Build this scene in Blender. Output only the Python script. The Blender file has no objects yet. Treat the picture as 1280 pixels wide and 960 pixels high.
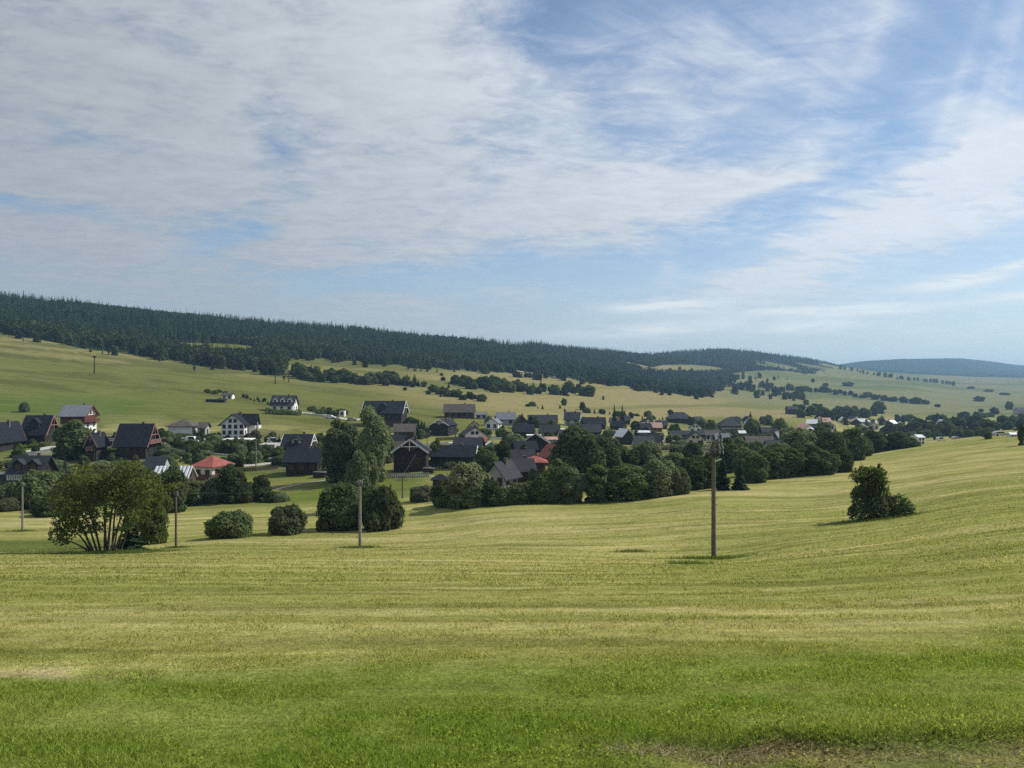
import bpy, math, random
import numpy as np
R = math.radians
F = 960.0                      # focal length in photo pixels (1280 wide)
rng = np.random.default_rng(7)
random.seed(7)
scn = bpy.context.scene
col = scn.collection

# ------------------------------------------------------------------ camera, sky, sun, exposure
cam_d = bpy.data.cameras.new('camera'); cam = bpy.data.objects.new('camera', cam_d); col.objects.link(cam)
cam.location = (0, 0, 0); cam.rotation_euler = (R(90), 0, 0)
cam_d.sensor_width = 36.0; cam_d.lens = 27.0; cam_d.clip_start = 0.1; cam_d.clip_end = 40000
scn.camera = cam
SUN_AZ, SUN_EL = R(70), R(44)  # azimuth clockwise from the view direction
SUN = (math.sin(SUN_AZ)*math.cos(SUN_EL), math.cos(SUN_AZ)*math.cos(SUN_EL), math.sin(SUN_EL))
sl = bpy.data.lights.new('sun', 'SUN'); so = bpy.data.objects.new('sun', sl); col.objects.link(so)
sl.energy = 4.4; sl.angle = R(0.5); sl.color = (1.0, 0.94, 0.84)
so.rotation_euler = (R(90)-SUN_EL, 0, math.pi - SUN_AZ)
so.location = (60, 30, 80)
scn.view_settings.view_transform = 'Standard'; scn.view_settings.look = 'None'
scn.view_settings.exposure = 0.18; scn.view_settings.gamma = 1.0
scn.view_settings.use_curve_mapping = False
scn.cycles.use_denoising = False
scn.cycles.max_bounces = 5; scn.cycles.volume_bounces = 0
scn.cycles.transparent_max_bounces = 8

def azel(px, py):
    u = (px-640)/F; v = (480-py)/F; L = math.sqrt(1+u*u+v*v)
    return math.atan2(u, 1), math.asin(v/L)

world = bpy.data.worlds.new('World'); scn.world = world; world.use_nodes = True
nt = world.node_tree; nt.nodes.clear()
world.cycles.sampling_method = 'MANUAL'; world.cycles.sample_map_resolution = 256

class NG:
    """tiny helper for building node trees"""
    def __init__(s, nt): s.nt = nt
    def node(s, t, **kw):
        n = s.nt.nodes.new(t)
        for k, v in kw.items(): setattr(n, k, v)
        return n
    def put(s, sock, v):
        if isinstance(v, bpy.types.NodeSocket): s.nt.links.new(v, sock)
        elif v is not None: sock.default_value = v
    def m(s, op, a, b=None, c=None, clamp=False):
        n = s.node('ShaderNodeMath', operation=op); n.use_clamp = clamp
        s.put(n.inputs[0], a)
        if b is not None: s.put(n.inputs[1], b)
        if c is not None: s.put(n.inputs[2], c)
        return n.outputs[0]
    def vm(s, op, a, b=None, scale=None):
        n = s.node('ShaderNodeVectorMath', operation=op); s.put(n.inputs[0], a)
        if b is not None: s.put(n.inputs[1], b)
        if scale is not None: s.put(n.inputs['Scale'], scale)
        return n.outputs['Value'] if op in ('DOT_PRODUCT', 'LENGTH') else n.outputs[0]
    def noise(s, vec, scale, detail=4, rough=0.5, dist=0.0, out=0):
        n = s.node('ShaderNodeTexNoise'); s.put(n.inputs['Vector'], vec)
        n.inputs['Scale'].default_value = scale; n.inputs['Detail'].default_value = detail
        n.inputs['Roughness'].default_value = rough; n.inputs['Distortion'].default_value = dist
        return n.outputs[out]
    def ss(s, x, lo, hi, a=0.0, b=1.0):
        n = s.node('ShaderNodeMapRange', interpolation_type='SMOOTHSTEP'); s.put(n.inputs[0], x)
        n.inputs[1].default_value = lo; n.inputs[2].default_value = hi
        n.inputs[3].default_value = a; n.inputs[4].default_value = b
        return n.outputs[0]
    def mix(s, f, a, b, blend='MIX'):
        n = s.node('ShaderNodeMix', data_type='RGBA', blend_type=blend)
        s.put(n.inputs[0], f); s.put(n.inputs[6], a); s.put(n.inputs[7], b)
        return n.outputs[2]
    def comb(s, x, y, z):
        n = s.node('ShaderNodeCombineXYZ'); s.put(n.inputs[0], x); s.put(n.inputs[1], y); s.put(n.inputs[2], z)
        return n.outputs[0]
    def sep(s, v):
        n = s.node('ShaderNodeSeparateXYZ'); s.put(n.inputs[0], v); return n.outputs

def build_world():
    g = NG(nt)
    sky = g.node('ShaderNodeTexSky', sky_type='NISHITA')
    sky.sun_disc = False; sky.sun_elevation = SUN_EL; sky.sun_rotation = SUN_AZ
    sky.altitude = 700; sky.air_density = 1.0; sky.dust_density = 0.5; sky.ozone_density = 2.0
    d = g.node('ShaderNodeTexCoord').outputs['Generated']
    x, y, z = g.sep(d)
    az = g.m('ARCTAN2', x, y); el = g.m('ARCSINE', z)
    zz = g.m('ADD', g.m('MAXIMUM', z, 0.0), 0.07)
    P = g.comb(g.m('DIVIDE', x, zz), g.m('DIVIDE', y, zz), 0.0)
    # wind-warped position in (azimuth, elevation), radians
    wob = g.noise(P, 1.1, 5, 0.6, 0.4, out=1)
    ws = g.sep(g.vm('SUBTRACT', wob, (0.5, 0.5, 0.5)))
    wa = g.m('ADD', az, g.m('MULTIPLY', ws[0], 0.22)); we = g.m('ADD', el, g.m('MULTIPLY', ws[1], 0.10))
    def blob(px, py, rx, ry, ang=0.0, soft=1.0, warp=1.0):
        a0, e0 = azel(px, py)
        if warp: aa, ee = wa, we
        else: aa, ee = az, el
        da = g.m('SUBTRACT', aa, a0); de = g.m('SUBTRACT', ee, e0)
        c, s_ = math.cos(R(ang)), math.sin(R(ang))
        p = g.m('ADD', g.m('MULTIPLY', da, c), g.m('MULTIPLY', de, s_))
        q = g.m('SUBTRACT', g.m('MULTIPLY', de, c), g.m('MULTIPLY', da, s_))
        p = g.m('DIVIDE', p, rx/F); q = g.m('DIVIDE', q, ry/F)
        r2 = g.m('ADD', g.m('MULTIPLY', p, p), g.m('MULTIPLY', q, q))
        return g.m('EXPONENT', g.m('MULTIPLY', r2, -soft))
    def add(*t):
        o = t[0]
        for k in t[1:]: o = g.m('ADD', o, k)
        return o
    fbm = g.noise(P, 0.9, 9, 0.62, 0.3)
    fine = g.noise(g.vm('MULTIPLY', P, (1.0, 1.35, 1.0)), 4.5, 6, 0.62, 0.6)
    # thin streaks combed by the wind
    c30, s30 = math.cos(R(35)), math.sin(R(35))
    px_, py_, _ = g.sep(P)
    sp = g.m('ADD', g.m('MULTIPLY', px_, c30), g.m('MULTIPLY', py_, s30))
    sq = g.m('SUBTRACT', g.m('MULTIPLY', py_, c30), g.m('MULTIPLY', px_, s30))
    streak = g.noise(g.comb(g.m('MULTIPLY', sp, 0.5), g.m('MULTIPLY', sq, 3.2), 0.0), 0.9, 7, 0.6, 0.8)
    # broad altocumulus sheet: everywhere left of the view axis, ending in a tongue to the right
    sheet = g.ss(wa, 0.20, -0.14)
    sheet = g.m('MULTIPLY', sheet, g.ss(we, 0.10, 0.20, 0.72, 1.0))
    tongue = add(blob(760, 262, 210, 52, 8, 1.0), g.m('MULTIPLY', blob(900, 236, 130, 16, 9, 1.1, 0), 0.85),
                 g.m('MULTIPLY', blob(660, 170, 190, 120, 10, 1.2), 0.6))
    gaps = add(g.m('MULTIPLY', blob(280, 288, 62, 22, 30, 1.0), 0.75), g.m('MULTIPLY', blob(365, 190, 50, 60, 50, 1.0), 0.40),
               g.m('MULTIPLY', blob(90, 256, 120, 20, 0, 1.0), 0.5), g.m('MULTIPLY', blob(420, 352, 110, 18, 0, 1.0), 0.55),
               g.m('MULTIPLY', blob(140, 172, 90, 16, 0, 1.0), 0.35), g.m('MULTIPLY', blob(690, 20, 130, 40, 0, 1.0), 0.4),
               g.m('MULTIPLY', blob(590, 340, 190, 26, 3, 1.0), 0.5))
    dens = g.m('MULTIPLY', g.m('MAXIMUM', sheet, tongue), g.ss(fbm, 0.30, 0.56, 0.45, 1.0))
    dens = g.m('SUBTRACT', dens, gaps)
    puff = g.noise(g.vm('MULTIPLY', P, (1.0, 1.35, 1.0)), 11.0, 6, 0.66, 0.5)
    dens = g.m('ADD', dens, g.m('MULTIPLY', g.m('SUBTRACT', fine, 0.5), 0.85))
    dens = g.m('ADD', dens, g.m('MULTIPLY', g.m('SUBTRACT', puff, 0.5), 0.5))
    dens = g.ss(dens, 0.0, 0.90, 0.0, 0.95)
    # cirrus on the right
    wisp = add(g.m('MULTIPLY', blob(1120, 268, 190, 40, 25, 1.0), 1.25), g.m('MULTIPLY', blob(1235, 150, 130, 60, 62, 1.0), 0.5),
               g.m('MULTIPLY', blob(870, 85, 190, 90, 8, 1.0), 0.75), g.m('MULTIPLY', blob(1060, 60, 46, 120, -25, 1.0), 0.35),
               g.m('MULTIPLY', blob(980, 330, 120, 26, 30, 1.0), 0.8), g.m('MULTIPLY', g.ss(az, 0.66, 1.0), 0.4))
    wn = g.m('ADD', g.m('MULTIPLY', streak, 0.65), g.m('MULTIPLY', fine, 0.35))
    wd = g.m('MULTIPLY', wisp, g.ss(wn, 0.33, 0.66, 0.12, 1.0))
    thin = add(*[g.m('MULTIPLY', blob(px, py, rx, ry, a, 1.0, 0), k) for px, py, rx, ry, a, k in
                 ((1240, 95, 130, 9, 74, .20), (1192, 120, 105, 7, 70, .18), (1090, 48, 62, 10, 62, .22), (1265, 60, 90, 6, 78, .18), (1115, 278, 190, 20, 21, .85), (1045, 305, 120, 13, 20, .6),
                  (1004, 222, 26, 5, -6, 1.0), (955, 232, 75, 5, 12, .75), (925, 246, 95, 6, 14, .65), (1230, 205, 90, 16, 28, .45), (835, 338, 12, 26, -15, .3), (1000, 185, 60, 10, 10, .3))])
    wd = g.m('ADD', wd, g.m('MULTIPLY', thin, g.ss(wn, 0.30, 0.62, 0.25, 1.0)))
    wd = g.m('MINIMUM', wd, 0.88)
    low = add(*[g.m('MULTIPLY', blob(px, py, rx, ry, a, 1.0, 0), k) for px, py, rx, ry, a, k in
                ((835, 382, 66, 7, 2, 1.3), (830, 411, 110, 8, 3, .9), (1010, 407, 58, 7, 2, 1.1), (1060, 386, 105, 5, 1, 1.0),
                 (1195, 352, 46, 7, 5, 1.4), (1274, 369, 40, 4, 3, 1.1), (1275, 331, 22, 4, 8, 1.1), (1090, 391, 70, 3, 0, .8), (960, 388, 60, 3, 0, .6))])
    low = g.m('MULTIPLY', low, g.ss(g.noise(g.comb(g.m('MULTIPLY', az, 14), g.m('MULTIPLY', el, 90), 0), 1.0, 4, 0.55, 0.5), 0.30, 0.62, 0.25, 1.0))
    tot = g.m('SUBTRACT', 1.0, g.m('MULTIPLY', g.m('MULTIPLY', g.m('SUBTRACT', 1.0, dens), g.m('SUBTRACT', 1.0, wd)),
              g.ss(el, 0.02, 0.26, 0.42, 1.0)))
    # clouds scatter forward: brighter towards the sun
    mu = g.vm('DOT_PRODUCT', d, SUN)
    br = g.ss(mu, -0.1, 0.95, CLOUD[0], CLOUD[1])
    shade = g.ss(g.m('ADD', g.m('MULTIPLY', fine, 0.35), g.m('ADD', g.m('MULTIPLY', fbm, 0.35), g.m('MULTIPLY', puff, 0.30))), 0.34, 0.66, 0.88, 1.10)
    br = g.m('MULTIPLY', br, shade)
    ccol = g.vm('SCALE', CLOUD[2], scale=br)
    c = g.mix(tot, g.vm('MULTIPLY', sky.outputs[0], SKYMUL), ccol)
    c = g.mix(g.m('MINIMUM', low, 0.85), c, (8.0, 8.4, 8.4, 1))
    c = g.mix(g.m('MULTIPLY', wd, .45), c, (7.0, 7.5, 7.9, 1))
    bg = g.node('ShaderNodeBackground'); g.put(bg.inputs['Color'], c); bg.inputs['Strength'].default_value = SKY_STRENGTH
    out = g.node('ShaderNodeOutputWorld'); nt.links.new(bg.outputs[0], out.inputs[0])
SKY_STRENGTH = 0.10
CLOUD = (3.9, 7.9, (0.94, 1.0, 1.07))
SKYMUL = (0.95, 1.00, 1.01)
build_world()

# ------------------------------------------------------------------ numeric helpers
def hash2(ix, iy, seed):
    h = (ix*374761393 + iy*668265263 + seed*974634777) & 0xFFFFFFFF
    h = ((h ^ (h >> 13))*1274126177) & 0xFFFFFFFF
    return ((h ^ (h >> 16)) & 0xFFFFFF)/float(0xFFFFFF)
def vnoise(x, y, seed=0):
    x = np.asarray(x, float); y = np.asarray(y, float)
    ix = np.floor(x).astype(np.int64); iy = np.floor(y).astype(np.int64)
    fx = x-ix; fy = y-iy; fx = fx*fx*(3-2*fx); fy = fy*fy*(3-2*fy)
    a = hash2(ix, iy, seed); b = hash2(ix+1, iy, seed); c = hash2(ix, iy+1, seed); d = hash2(ix+1, iy+1, seed)
    return (a*(1-fx)+b*fx)*(1-fy)+(c*(1-fx)+d*fx)*fy
def fbm2(x, y, seed=0, oct=4):
    s = 0; a = .5; t = 0
    for k in range(oct):
        s = s + a*vnoise(x*2**k+17*k, y*2**k-9*k, seed+k); t += a; a *= .5
    return s/t
def sstep(x, a, b):
    t = np.clip((x-a)/(b-a), 0, 1); return t*t*(3-2*t)

def pchip(xk, yk, x):
    xk = np.asarray(xk, float); yk = np.asarray(yk, float)
    h = np.diff(xk); dl = np.diff(yk)/h; n = len(xk); m = np.zeros(n)
    for i in range(1, n-1):
        if dl[i-1]*dl[i] > 0:
            w1 = 2*h[i]+h[i-1]; w2 = h[i]+2*h[i-1]
            m[i] = (w1+w2)/(w1/dl[i-1]+w2/dl[i])
    m[0] = dl[0]; m[-1] = dl[-1]
    i = np.clip(np.searchsorted(xk, x)-1, 0, n-2)
    t = (x-xk[i])/h[i]
    return ((1+2*t)*(1-t)**2)*yk[i]+t*(1-t)**2*h[i]*m[i]+t*t*(3-2*t)*yk[i+1]+t*t*(t-1)*h[i]*m[i+1]

# ------------------------------------------------------------------ the valley: height of the land, as survey lines
# for a few bearings (given as photo columns) the angle below eye level at growing distances
def near(Y): return 480+960*(2.0+0.195*Y)/Y
NK = [(8, near(8)), (12, near(12)), (20, near(20)), (40, near(40))]
LINES = {
 -500: NK+[(75, 690), (108, 672), (130, 640), (170, 605), (215, 565), (260, 530), (330, 480), (450, 425), (600, 385), (800, 350), (1000, 335), (1200, 350), (9000, 470)],
 0: NK+[(65, 698), (78, 691), (96, 688), (108, 678), (120, 662), (135, 646), (150, 632), (170, 615), (190, 600), (215, 579), (240, 560), (300, 529), (350, 500), (450, 460), (600, 417), (800, 398), (1000, 378), (1200, 388), (2000, 420), (9000, 470)],
 140: NK+[(65, 697), (78, 692), (96, 684), (108, 676), (120, 662), (135, 646), (150, 632), (170, 613), (190, 597), (215, 577), (240, 560), (300, 531), (350, 507), (450, 474), (590, 441), (800, 413), (1000, 390), (1250, 400), (2000, 425), (9000, 470)],
 320: NK+[(65, 695), (85, 684), (100, 672), (120, 655), (135, 641), (150, 629), (170, 612), (190, 596), (215, 577), (245, 557), (300, 532), (350, 511), (450, 488), (560, 467), (750, 441), (950, 421), (1150, 408), (1450, 420), (2500, 440), (9000, 470)],
 430: NK+[(65, 695), (85, 685), (100, 671), (112, 660), (130, 642), (150, 623), (170, 606), (190, 592), (230, 568), (300, 541), (350, 523), (450, 499), (520, 482), (620, 464), (750, 450), (1000, 430), (1250, 414), (1550, 426), (2500, 445), (9000, 470)],
 520: NK+[(65, 694), (90, 680), (110, 658), (124, 640), (150, 617), (190, 589), (230, 567), (300, 542), (350, 527), (420, 508), (500, 492), (600, 474), (750, 460), (950, 446), (1350, 424), (1650, 434), (2500, 448), (9000, 470)],
 640: NK+[(65, 694), (90, 668), (121, 633), (150, 609), (200, 580), (260, 556), (330, 535), (420, 516), (520, 500), (650, 483), (850, 467), (1100, 449), (1500, 430), (1900, 440), (3000, 452), (9000, 470)],
 750: NK+[(65, 696), (90, 665), (121, 631), (150, 609), (200, 582), (270, 558), (350, 541), (450, 524), (600, 503), (800, 481), (950, 475), (1300, 459), (1800, 442), (2200, 448), (3000, 455), (9000, 470)],
 892: NK+[(65, 697), (85, 662), (105, 637), (130, 614), (160, 600), (220, 578), (300, 559), (400, 543), (500, 530), (600, 520), (750, 506), (920, 496), (1150, 489), (1500, 474), (2000, 457), (2600, 440), (3200, 448), (9000, 470)],
 1000: NK[:3]+[(40, 709), (65, 681), (85, 655), (110, 631), (160, 592), (220, 572), (300, 555), (400, 541), (600, 523), (800, 511), (1000, 503), (1400, 487), (2000, 466), (2600, 453), (3000, 447), (3600, 455), (9000, 470)],
 1070: NK[:2]+[(20, 760), (40, 703), (65, 672), (85, 650), (120, 616), (170, 585), (230, 572), (300, 562), (400, 550), (600, 532), (800, 519), (1200, 503), (1600, 487), (2200, 468), (2700, 461), (3300, 464), (4200, 460), (5200, 453), (6400, 456), (9000, 470)],
 1130: NK[:2]+[(20, 758), (40, 698), (85, 643), (130, 602), (190, 574), (270, 559), (330, 560), (450, 550), (600, 536), (800, 523), (1200, 506), (1600, 490), (2200, 474), (3000, 470), (4200, 463), (5600, 447), (7000, 458), (9000, 470)],
 1200: NK[:2]+[(20, 754), (40, 690), (80, 634), (130, 592), (190, 565), (250, 551), (320, 552), (450, 545), (600, 535), (900, 519), (1400, 503), (2000, 488), (3000, 475), (4200, 467), (6000, 448), (7500, 458), (9000, 470)],
 1280: NK[:1]+[(12, near(12)-2), (20, 749), (40, 681), (76, 627), (120, 590), (180, 560), (250, 541), (330, 541), (450, 538), (600, 531), (900, 518), (1400, 503), (2000, 490), (3000, 476), (4500, 468), (6500, 457), (8000, 463), (9000, 470)],
 1800: NK[:1]+[(12, near(12)-7), (20, 728), (40, 655), (76, 600), (120, 560), (180, 530), (250, 512), (330, 510), (450, 512), (900, 510), (1400, 505), (2000, 495), (3000, 480), (4500, 472), (6500, 462), (9000, 470)],
}
LY = np.linspace(math.log(8), math.log(9000), 620)
PXD = np.linspace(-500, 1800, 461)
_pk = sorted(LINES)
_cols = np.array([pchip([math.log(a) for a, b in LINES[p]], [b for a, b in LINES[p]], LY) for p in _pk])
TAB = np.array([pchip(_pk, _cols[:, j], PXD) for j in range(len(LY))]).T      # [px, logY] -> photo row
def _smooth(T, ax, n):
    for _ in range(n):
        P = np.concatenate([T.take([0], ax), T, T.take([-1], ax)], ax)
        a = P.take(range(0, T.shape[ax]), ax); b = P.take(range(1, T.shape[ax]+1), ax); c = P.take(range(2, T.shape[ax]+2), ax)
        T = (a+2*b+c)/4
    return T
TAB = _smooth(_smooth(TAB, 0, 14), 1, 10)
def height(x, y):
    x = np.asarray(x, float); y = np.asarray(y, float)
    yy = np.maximum(y, 8.0)
    i = np.clip((640+F*x/yy+500)/(2300/460.0), 0, 459.999); j = np.clip((np.log(yy)-LY[0])/(LY[1]-LY[0]), 0, 618.999)
    i0 = i.astype(int); j0 = j.astype(int); fi = i-i0; fj = j-j0
    p = (TAB[i0, j0]*(1-fi)+TAB[i0+1, j0]*fi)*(1-fj)+(TAB[i0, j0+1]*(1-fi)+TAB[i0+1, j0+1]*fi)*fj
    z = -(p-480)/F*yy
    z = np.where(y < 10, (z*(np.clip(y, 8, 10)-8)+(-(2.0+0.195*y))*(10-np.clip(y, 8, 10)))/2, z)
    a = sstep(y, 10, 60)*0.35
    z = z+a*(fbm2(x*.05, y*.05, 3, 3)-.5)+0.10*(fbm2(x*.35, y*.35, 5, 3)-.5)
    z = z+sstep(y, 500, 1500)*10*(fbm2(x*.006, y*.006, 9, 4)-.5)+sstep(y, 2500, 5000)*30*(fbm2(x*.0016, y*.0016, 11, 4)-.5)
    # low worn bank along the trodden strip at the near right
    e = y-bank_y(x)
    z = z-0.16*(1-sstep(e, -0.10, 0.22+0.1*fbm2(x*2, y*2, 8, 2)))*sstep(x, 1.0, 2.2)
    return z
def bank_y(x):
    return 7.15+0.13*(x-1.3)+0.22*(fbm2(x*.9, x*0+3.3, 21, 3)-.5)+0.3*np.exp(-((x-2.7)/.5)**2)
_Yd = np.exp(np.linspace(math.log(5), math.log(8500), 5000))
def hit(px, py):
    """first point of the land seen along a bearing at a given angle below eye level"""
    u = (px-640)/F
    z = height(u*_Yd, _Yd); row = 480-F*z/_Yd
    k = np.argmax(row <= py)
    if row[k] > py: k = len(_Yd)-1
    Y = _Yd[k]
    return u*Y, Y, float(height(u*Y, Y))
def toimg(x, y, z): return 640+F*x/y, 480-F*z/y

def link(o): col.objects.link(o); return o
def tag(o, label=None, cat=None, group=None, kind=None):
    if label: o['label'] = label
    if cat: o['category'] = cat
    if group: o['group'] = group
    if kind: o['kind'] = kind
    return o
def mesh_np(name, V, Fc, mat=None, smooth=False):
    """V (n,3) and Fc (m,k) arrays -> mesh"""
    V = np.asarray(V, np.float32); Fc = np.asarray(Fc, np.int32); m, k = Fc.shape
    me = bpy.data.meshes.new(name)
    me.vertices.add(len(V)); me.vertices.foreach_set('co', V.ravel())
    me.loops.add(m*k); me.loops.foreach_set('vertex_index', Fc.ravel())
    me.polygons.add(m); me.polygons.foreach_set('loop_start', np.arange(0, m*k, k, dtype=np.int32))
    if smooth: me.polygons.foreach_set('use_smooth', np.ones(m, bool))
    me.update(calc_edges=True)
    if mat: me.materials.append(mat)
    return me
def col_attr(me, name, C):
    a = me.attributes.new(name, 'FLOAT_COLOR', 'POINT')
    C = np.concatenate([C, np.ones((len(C), 1))], 1).astype(np.float32)
    a.data.foreach_set('color', C.ravel())

# ------------------------------------------------------------------ materials
MATS = {}
def new_mat(name):
    m = bpy.data.materials.new(name); m.use_nodes = True; m.node_tree.nodes.clear(); MATS[name] = m
    return m, NG(m.node_tree)
def finish(m, g, surf):
    out = g.node('ShaderNodeOutputMaterial'); m.node_tree.links.new(surf, out.inputs['Surface']); return m
def plain(name, c, rough=0.8, var=0.15, scale=1.5, spec=0.25, metal=0.0):
    """paint, render, timber ...: a base colour with weathering noise"""
    m, g = new_mat(name)
    pos = g.node('ShaderNodeNewGeometry').outputs['Position']
    n = g.noise(pos, scale, 5, 0.6)
    ri = g.node('ShaderNodeObjectInfo').outputs['Random']
    k = g.m('ADD', g.ss(n, 0.3, 0.7, 1-var, 1+var), g.m('MULTIPLY', g.m('SUBTRACT', ri, 0.5), var*0.6))
    b = g.node('ShaderNodeBsdfPrincipled')
    g.put(b.inputs['Base Color'], g.vm('SCALE', (c[0], c[1], c[2]), scale=k))
    b.inputs['Roughness'].default_value = rough; b.inputs['Specular IOR Level'].default_value = spec
    b.inputs['Metallic'].default_value = metal
    return finish(m, g, b.outputs[0])
def leafy(name, c, c2, trans=0.35, ovar=0.25):
    m, g = new_mat(name)
    geo = g.node('ShaderNodeNewGeometry')
    ri = g.node('ShaderNodeObjectInfo').outputs['Random']
    nz = g.ss(g.noise(geo.outputs['Position'], 0.45, 2, .5), .3, .7)
    k = g.m('ADD', g.m('ADD', g.m('MULTIPLY', geo.outputs['Random Per Island'], 0.45), g.m('MULTIPLY', ri, 0.25)), g.m('MULTIPLY', nz, .30))
    cc = g.mix(k, (*c, 1), (*c2, 1))
    cc = g.vm('SCALE', cc, scale=g.ss(ri, 0, 1, 1-ovar, 1+ovar))
    d = g.node('ShaderNodeBsdfDiffuse'); g.put(d.inputs[0], cc)
    t = g.node('ShaderNodeBsdfTranslucent'); g.put(t.inputs[0], g.vm('MULTIPLY', cc, (1.15, 1.25, 0.7)))
    mx = g.node('ShaderNodeMixShader'); mx.inputs[0].default_value = trans
    g.nt.links.new(d.outputs[0], mx.inputs[1]); g.nt.links.new(t.outputs[0], mx.inputs[2])
    return finish(m, g, mx.outputs[0])

# ------------------------------------------------------------------ land cover (what grows where), per ground vertex
FOREST_EDGE = [(-500, 385), (0, 416), (130, 439), (250, 454), (352, 469), (362, 446), (420, 449), (480, 457), (600, 463), (660, 466), (730, 476), (800, 488), (880, 497), (930, 470), (1000, 468), (1050, 460), (1075, 455), (1300, 462)]
_fe = np.array(FOREST_EDGE, float)
def forest_mask(x, y, z, loose=0.0):
    px = 640+F*x/y; py = 480-F*z/y
    e = np.interp(px, _fe[:, 0], _fe[:, 1])+9*(fbm2(px*.05, y*.004, 33, 4)-.5)
    f = (py < e+loose) & (y > 480)
    clear = (fbm2(x*.007, y*.004, 36, 3) > .68) | (((px-862)/48)**2+((py-462-(px-868)*.03)/6)**2 < 1) | (((px-960)/45)**2+((py-469)/6)**2 < 1)
    return f & ~clear
def lerp3(a, b, t): return a*(1-t)[:, None]+b*t[:, None]
def land(x, y, z):
    """albedo of the ground cover and how strongly it is streaked by mowing"""
    yy = np.maximum(y, 6.0); px = 640+F*x/yy; py = 480-F*z/yy
    n = len(x); A = lambda r, g_, b: np.tile(np.array([r, g_, b]), (n, 1))
    lush = A(.150, .205, .034); mown = A(.250, .240, .082); straw = A(.37, .325, .155); olive = A(.192, .208, .058)
    big = fbm2(x*.03, y*.03, 1, 4); med = fbm2(x*.15, y*.6, 2, 4)
    # swaths follow the contours of the hillside
    sw = fbm2(x*.012+3, z*.35+y*.30+1.6*fbm2(x*.02, y*.02, 41, 2), 4, 4)
    sw2 = fbm2(x*.09, z*.8+y*1.1+1.5*fbm2(x*.05, y*.05, 43, 2), 6, 3)
    c = lerp3(mown, olive, sstep(big, .35, .65)*.8)
    c = lerp3(c, straw, sstep(sw, .50, .68)*.48+sstep(sw2, .56, .74)*.34)
    c = lerp3(c, A(.13, .140, .038), sstep(-sw2, -.44, -.28)*.6)
    # the lush uncut margin at our feet
    edge = 11.3+0.05*x+1.0*(fbm2(x*.35, x*0, 14, 3)-.5)+1.2*(fbm2(x*1.5, y*1.5, 15, 2)-.5)+np.clip(-x-6, 0, 9)*(-.10)+np.clip(x-2, 0, 9)*.35
    lm = 1-sstep(y+1.6*(big-.5), edge-2.2, edge+3.2)
    c = lerp3(c, lerp3(lush, A(.205, .235, .055), sstep(med, .4, .7)), lm)
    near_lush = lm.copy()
    # straw lying in a drift at the near left, a dry trodden strip at the near right
    dr = np.exp(-((x+7.2+.6*(big-.5))/2.2)**2-((y-11.6-.08*x)/.55)**2)
    c = lerp3(c, A(.36, .31, .16), np.clip(dr*1.2*sstep(fbm2(x*1.6, y*3.5, 18, 4), .38, .62), 0, 1))
    e = y-bank_y(x)
    tr = (1-sstep(e, -.15, .15))*sstep(x, .6, 2.4)
    c = lerp3(c, lerp3(A(.25, .22, .10), A(.17, .19, .06), sstep(fbm2(x*2, y*3, 16, 3), .42, .62)), tr*.9)
    bare = np.exp(-((e-.03)/.11)**2)*sstep(x, .9, 1.5)*sstep(fbm2(x*1.6, y*1.6, 17, 3), .40, .56)*(0.35+.65*np.exp(-((x-2.4)/1.1)**2))
    c = lerp3(c, A(.13, .10, .07), np.clip(bare, 0, 1))
    # lower left paddock
    pad = sstep(y, 80, 86)*(1-sstep(y, 108, 112))*(1-sstep(px, 95, 190))
    c = lerp3(c, A(.10, .125, .034), pad)
    # valley floor lawns
    fl = sstep(y, 138, 150)*(1-sstep(y, 250, 300))*(1-sstep(px, 860, 1000))
    c = lerp3(c, lerp3(A(.105, .135, .030), A(.165, .165, .055), sstep(big, .4, .65)), fl)
    gd = sstep(y, 185, 205)*(1-sstep(y, 300, 380))*sstep(px, -40, 0)*(1-sstep(px, 930, 1000))*sstep(fbm2(x*.06, y*.06, 19, 4), .44, .54)
    c = lerp3(c, lerp3(A(.070, .078, .032), A(.115, .100, .065), sstep(fbm2(x*.2, y*.2, 20, 3), .45, .6)), gd*.7)   # kitchen gardens, soil and rough growth
    # far side of the valley
    up = sstep(y, 270, 330)*(1-sstep(px, 560, 760))
    c2 = lerp3(A(.120, .128, .038), A(.185, .170, .068), sstep(fbm2(x*.004+y*.002, z*.16+x*.017, 51, 5), .42, .60)*.85)
    c2 = lerp3(c2, A(.080, .090, .028), sstep(fbm2(x*.012, z*.45+x*.047, 52, 4), .55, .64)*.8)
    c2 = lerp3(c2, A(.075, .085, .028), sstep(fbm2(x*.02, z*1.3+x*.135, 53, 3), .60, .68)*.55)
    low = np.exp(-((z+10+.015*(x+200))/5.0)**2)*(1-sstep(px, 140, 260))
    c2 = lerp3(c2, A(.085, .120, .030), np.clip(low*1.1, 0, 1)*.85)
    c = lerp3(c, c2, up)
    mid = sstep(y, 380, 460)*sstep(px, 420, 640)*(1-sstep(px, 960, 1080))
    c3 = lerp3(A(.215, .190, .086), A(.135, .142, .050), sstep(fbm2(x*.006, z*.25+x*.006, 55, 5), .44, .60))
    c = lerp3(c, c3, mid)
    far = sstep(y, 700, 1000)*sstep(px, 800, 950)
    c4 = lerp3(A(.110, .128, .052), A(.165, .165, .080), sstep(fbm2(x*.0035, y*.0035+z*.03, 57, 4), .42, .62))
    c = lerp3(c, c4, far)
    f = forest_mask(x, yy, z) | (y > 3600)
    f = f.astype(float)
    c = lerp3(c, A(.016, .026, .011), f)
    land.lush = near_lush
    return np.clip(c*1.0, .005, .8), f

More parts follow.
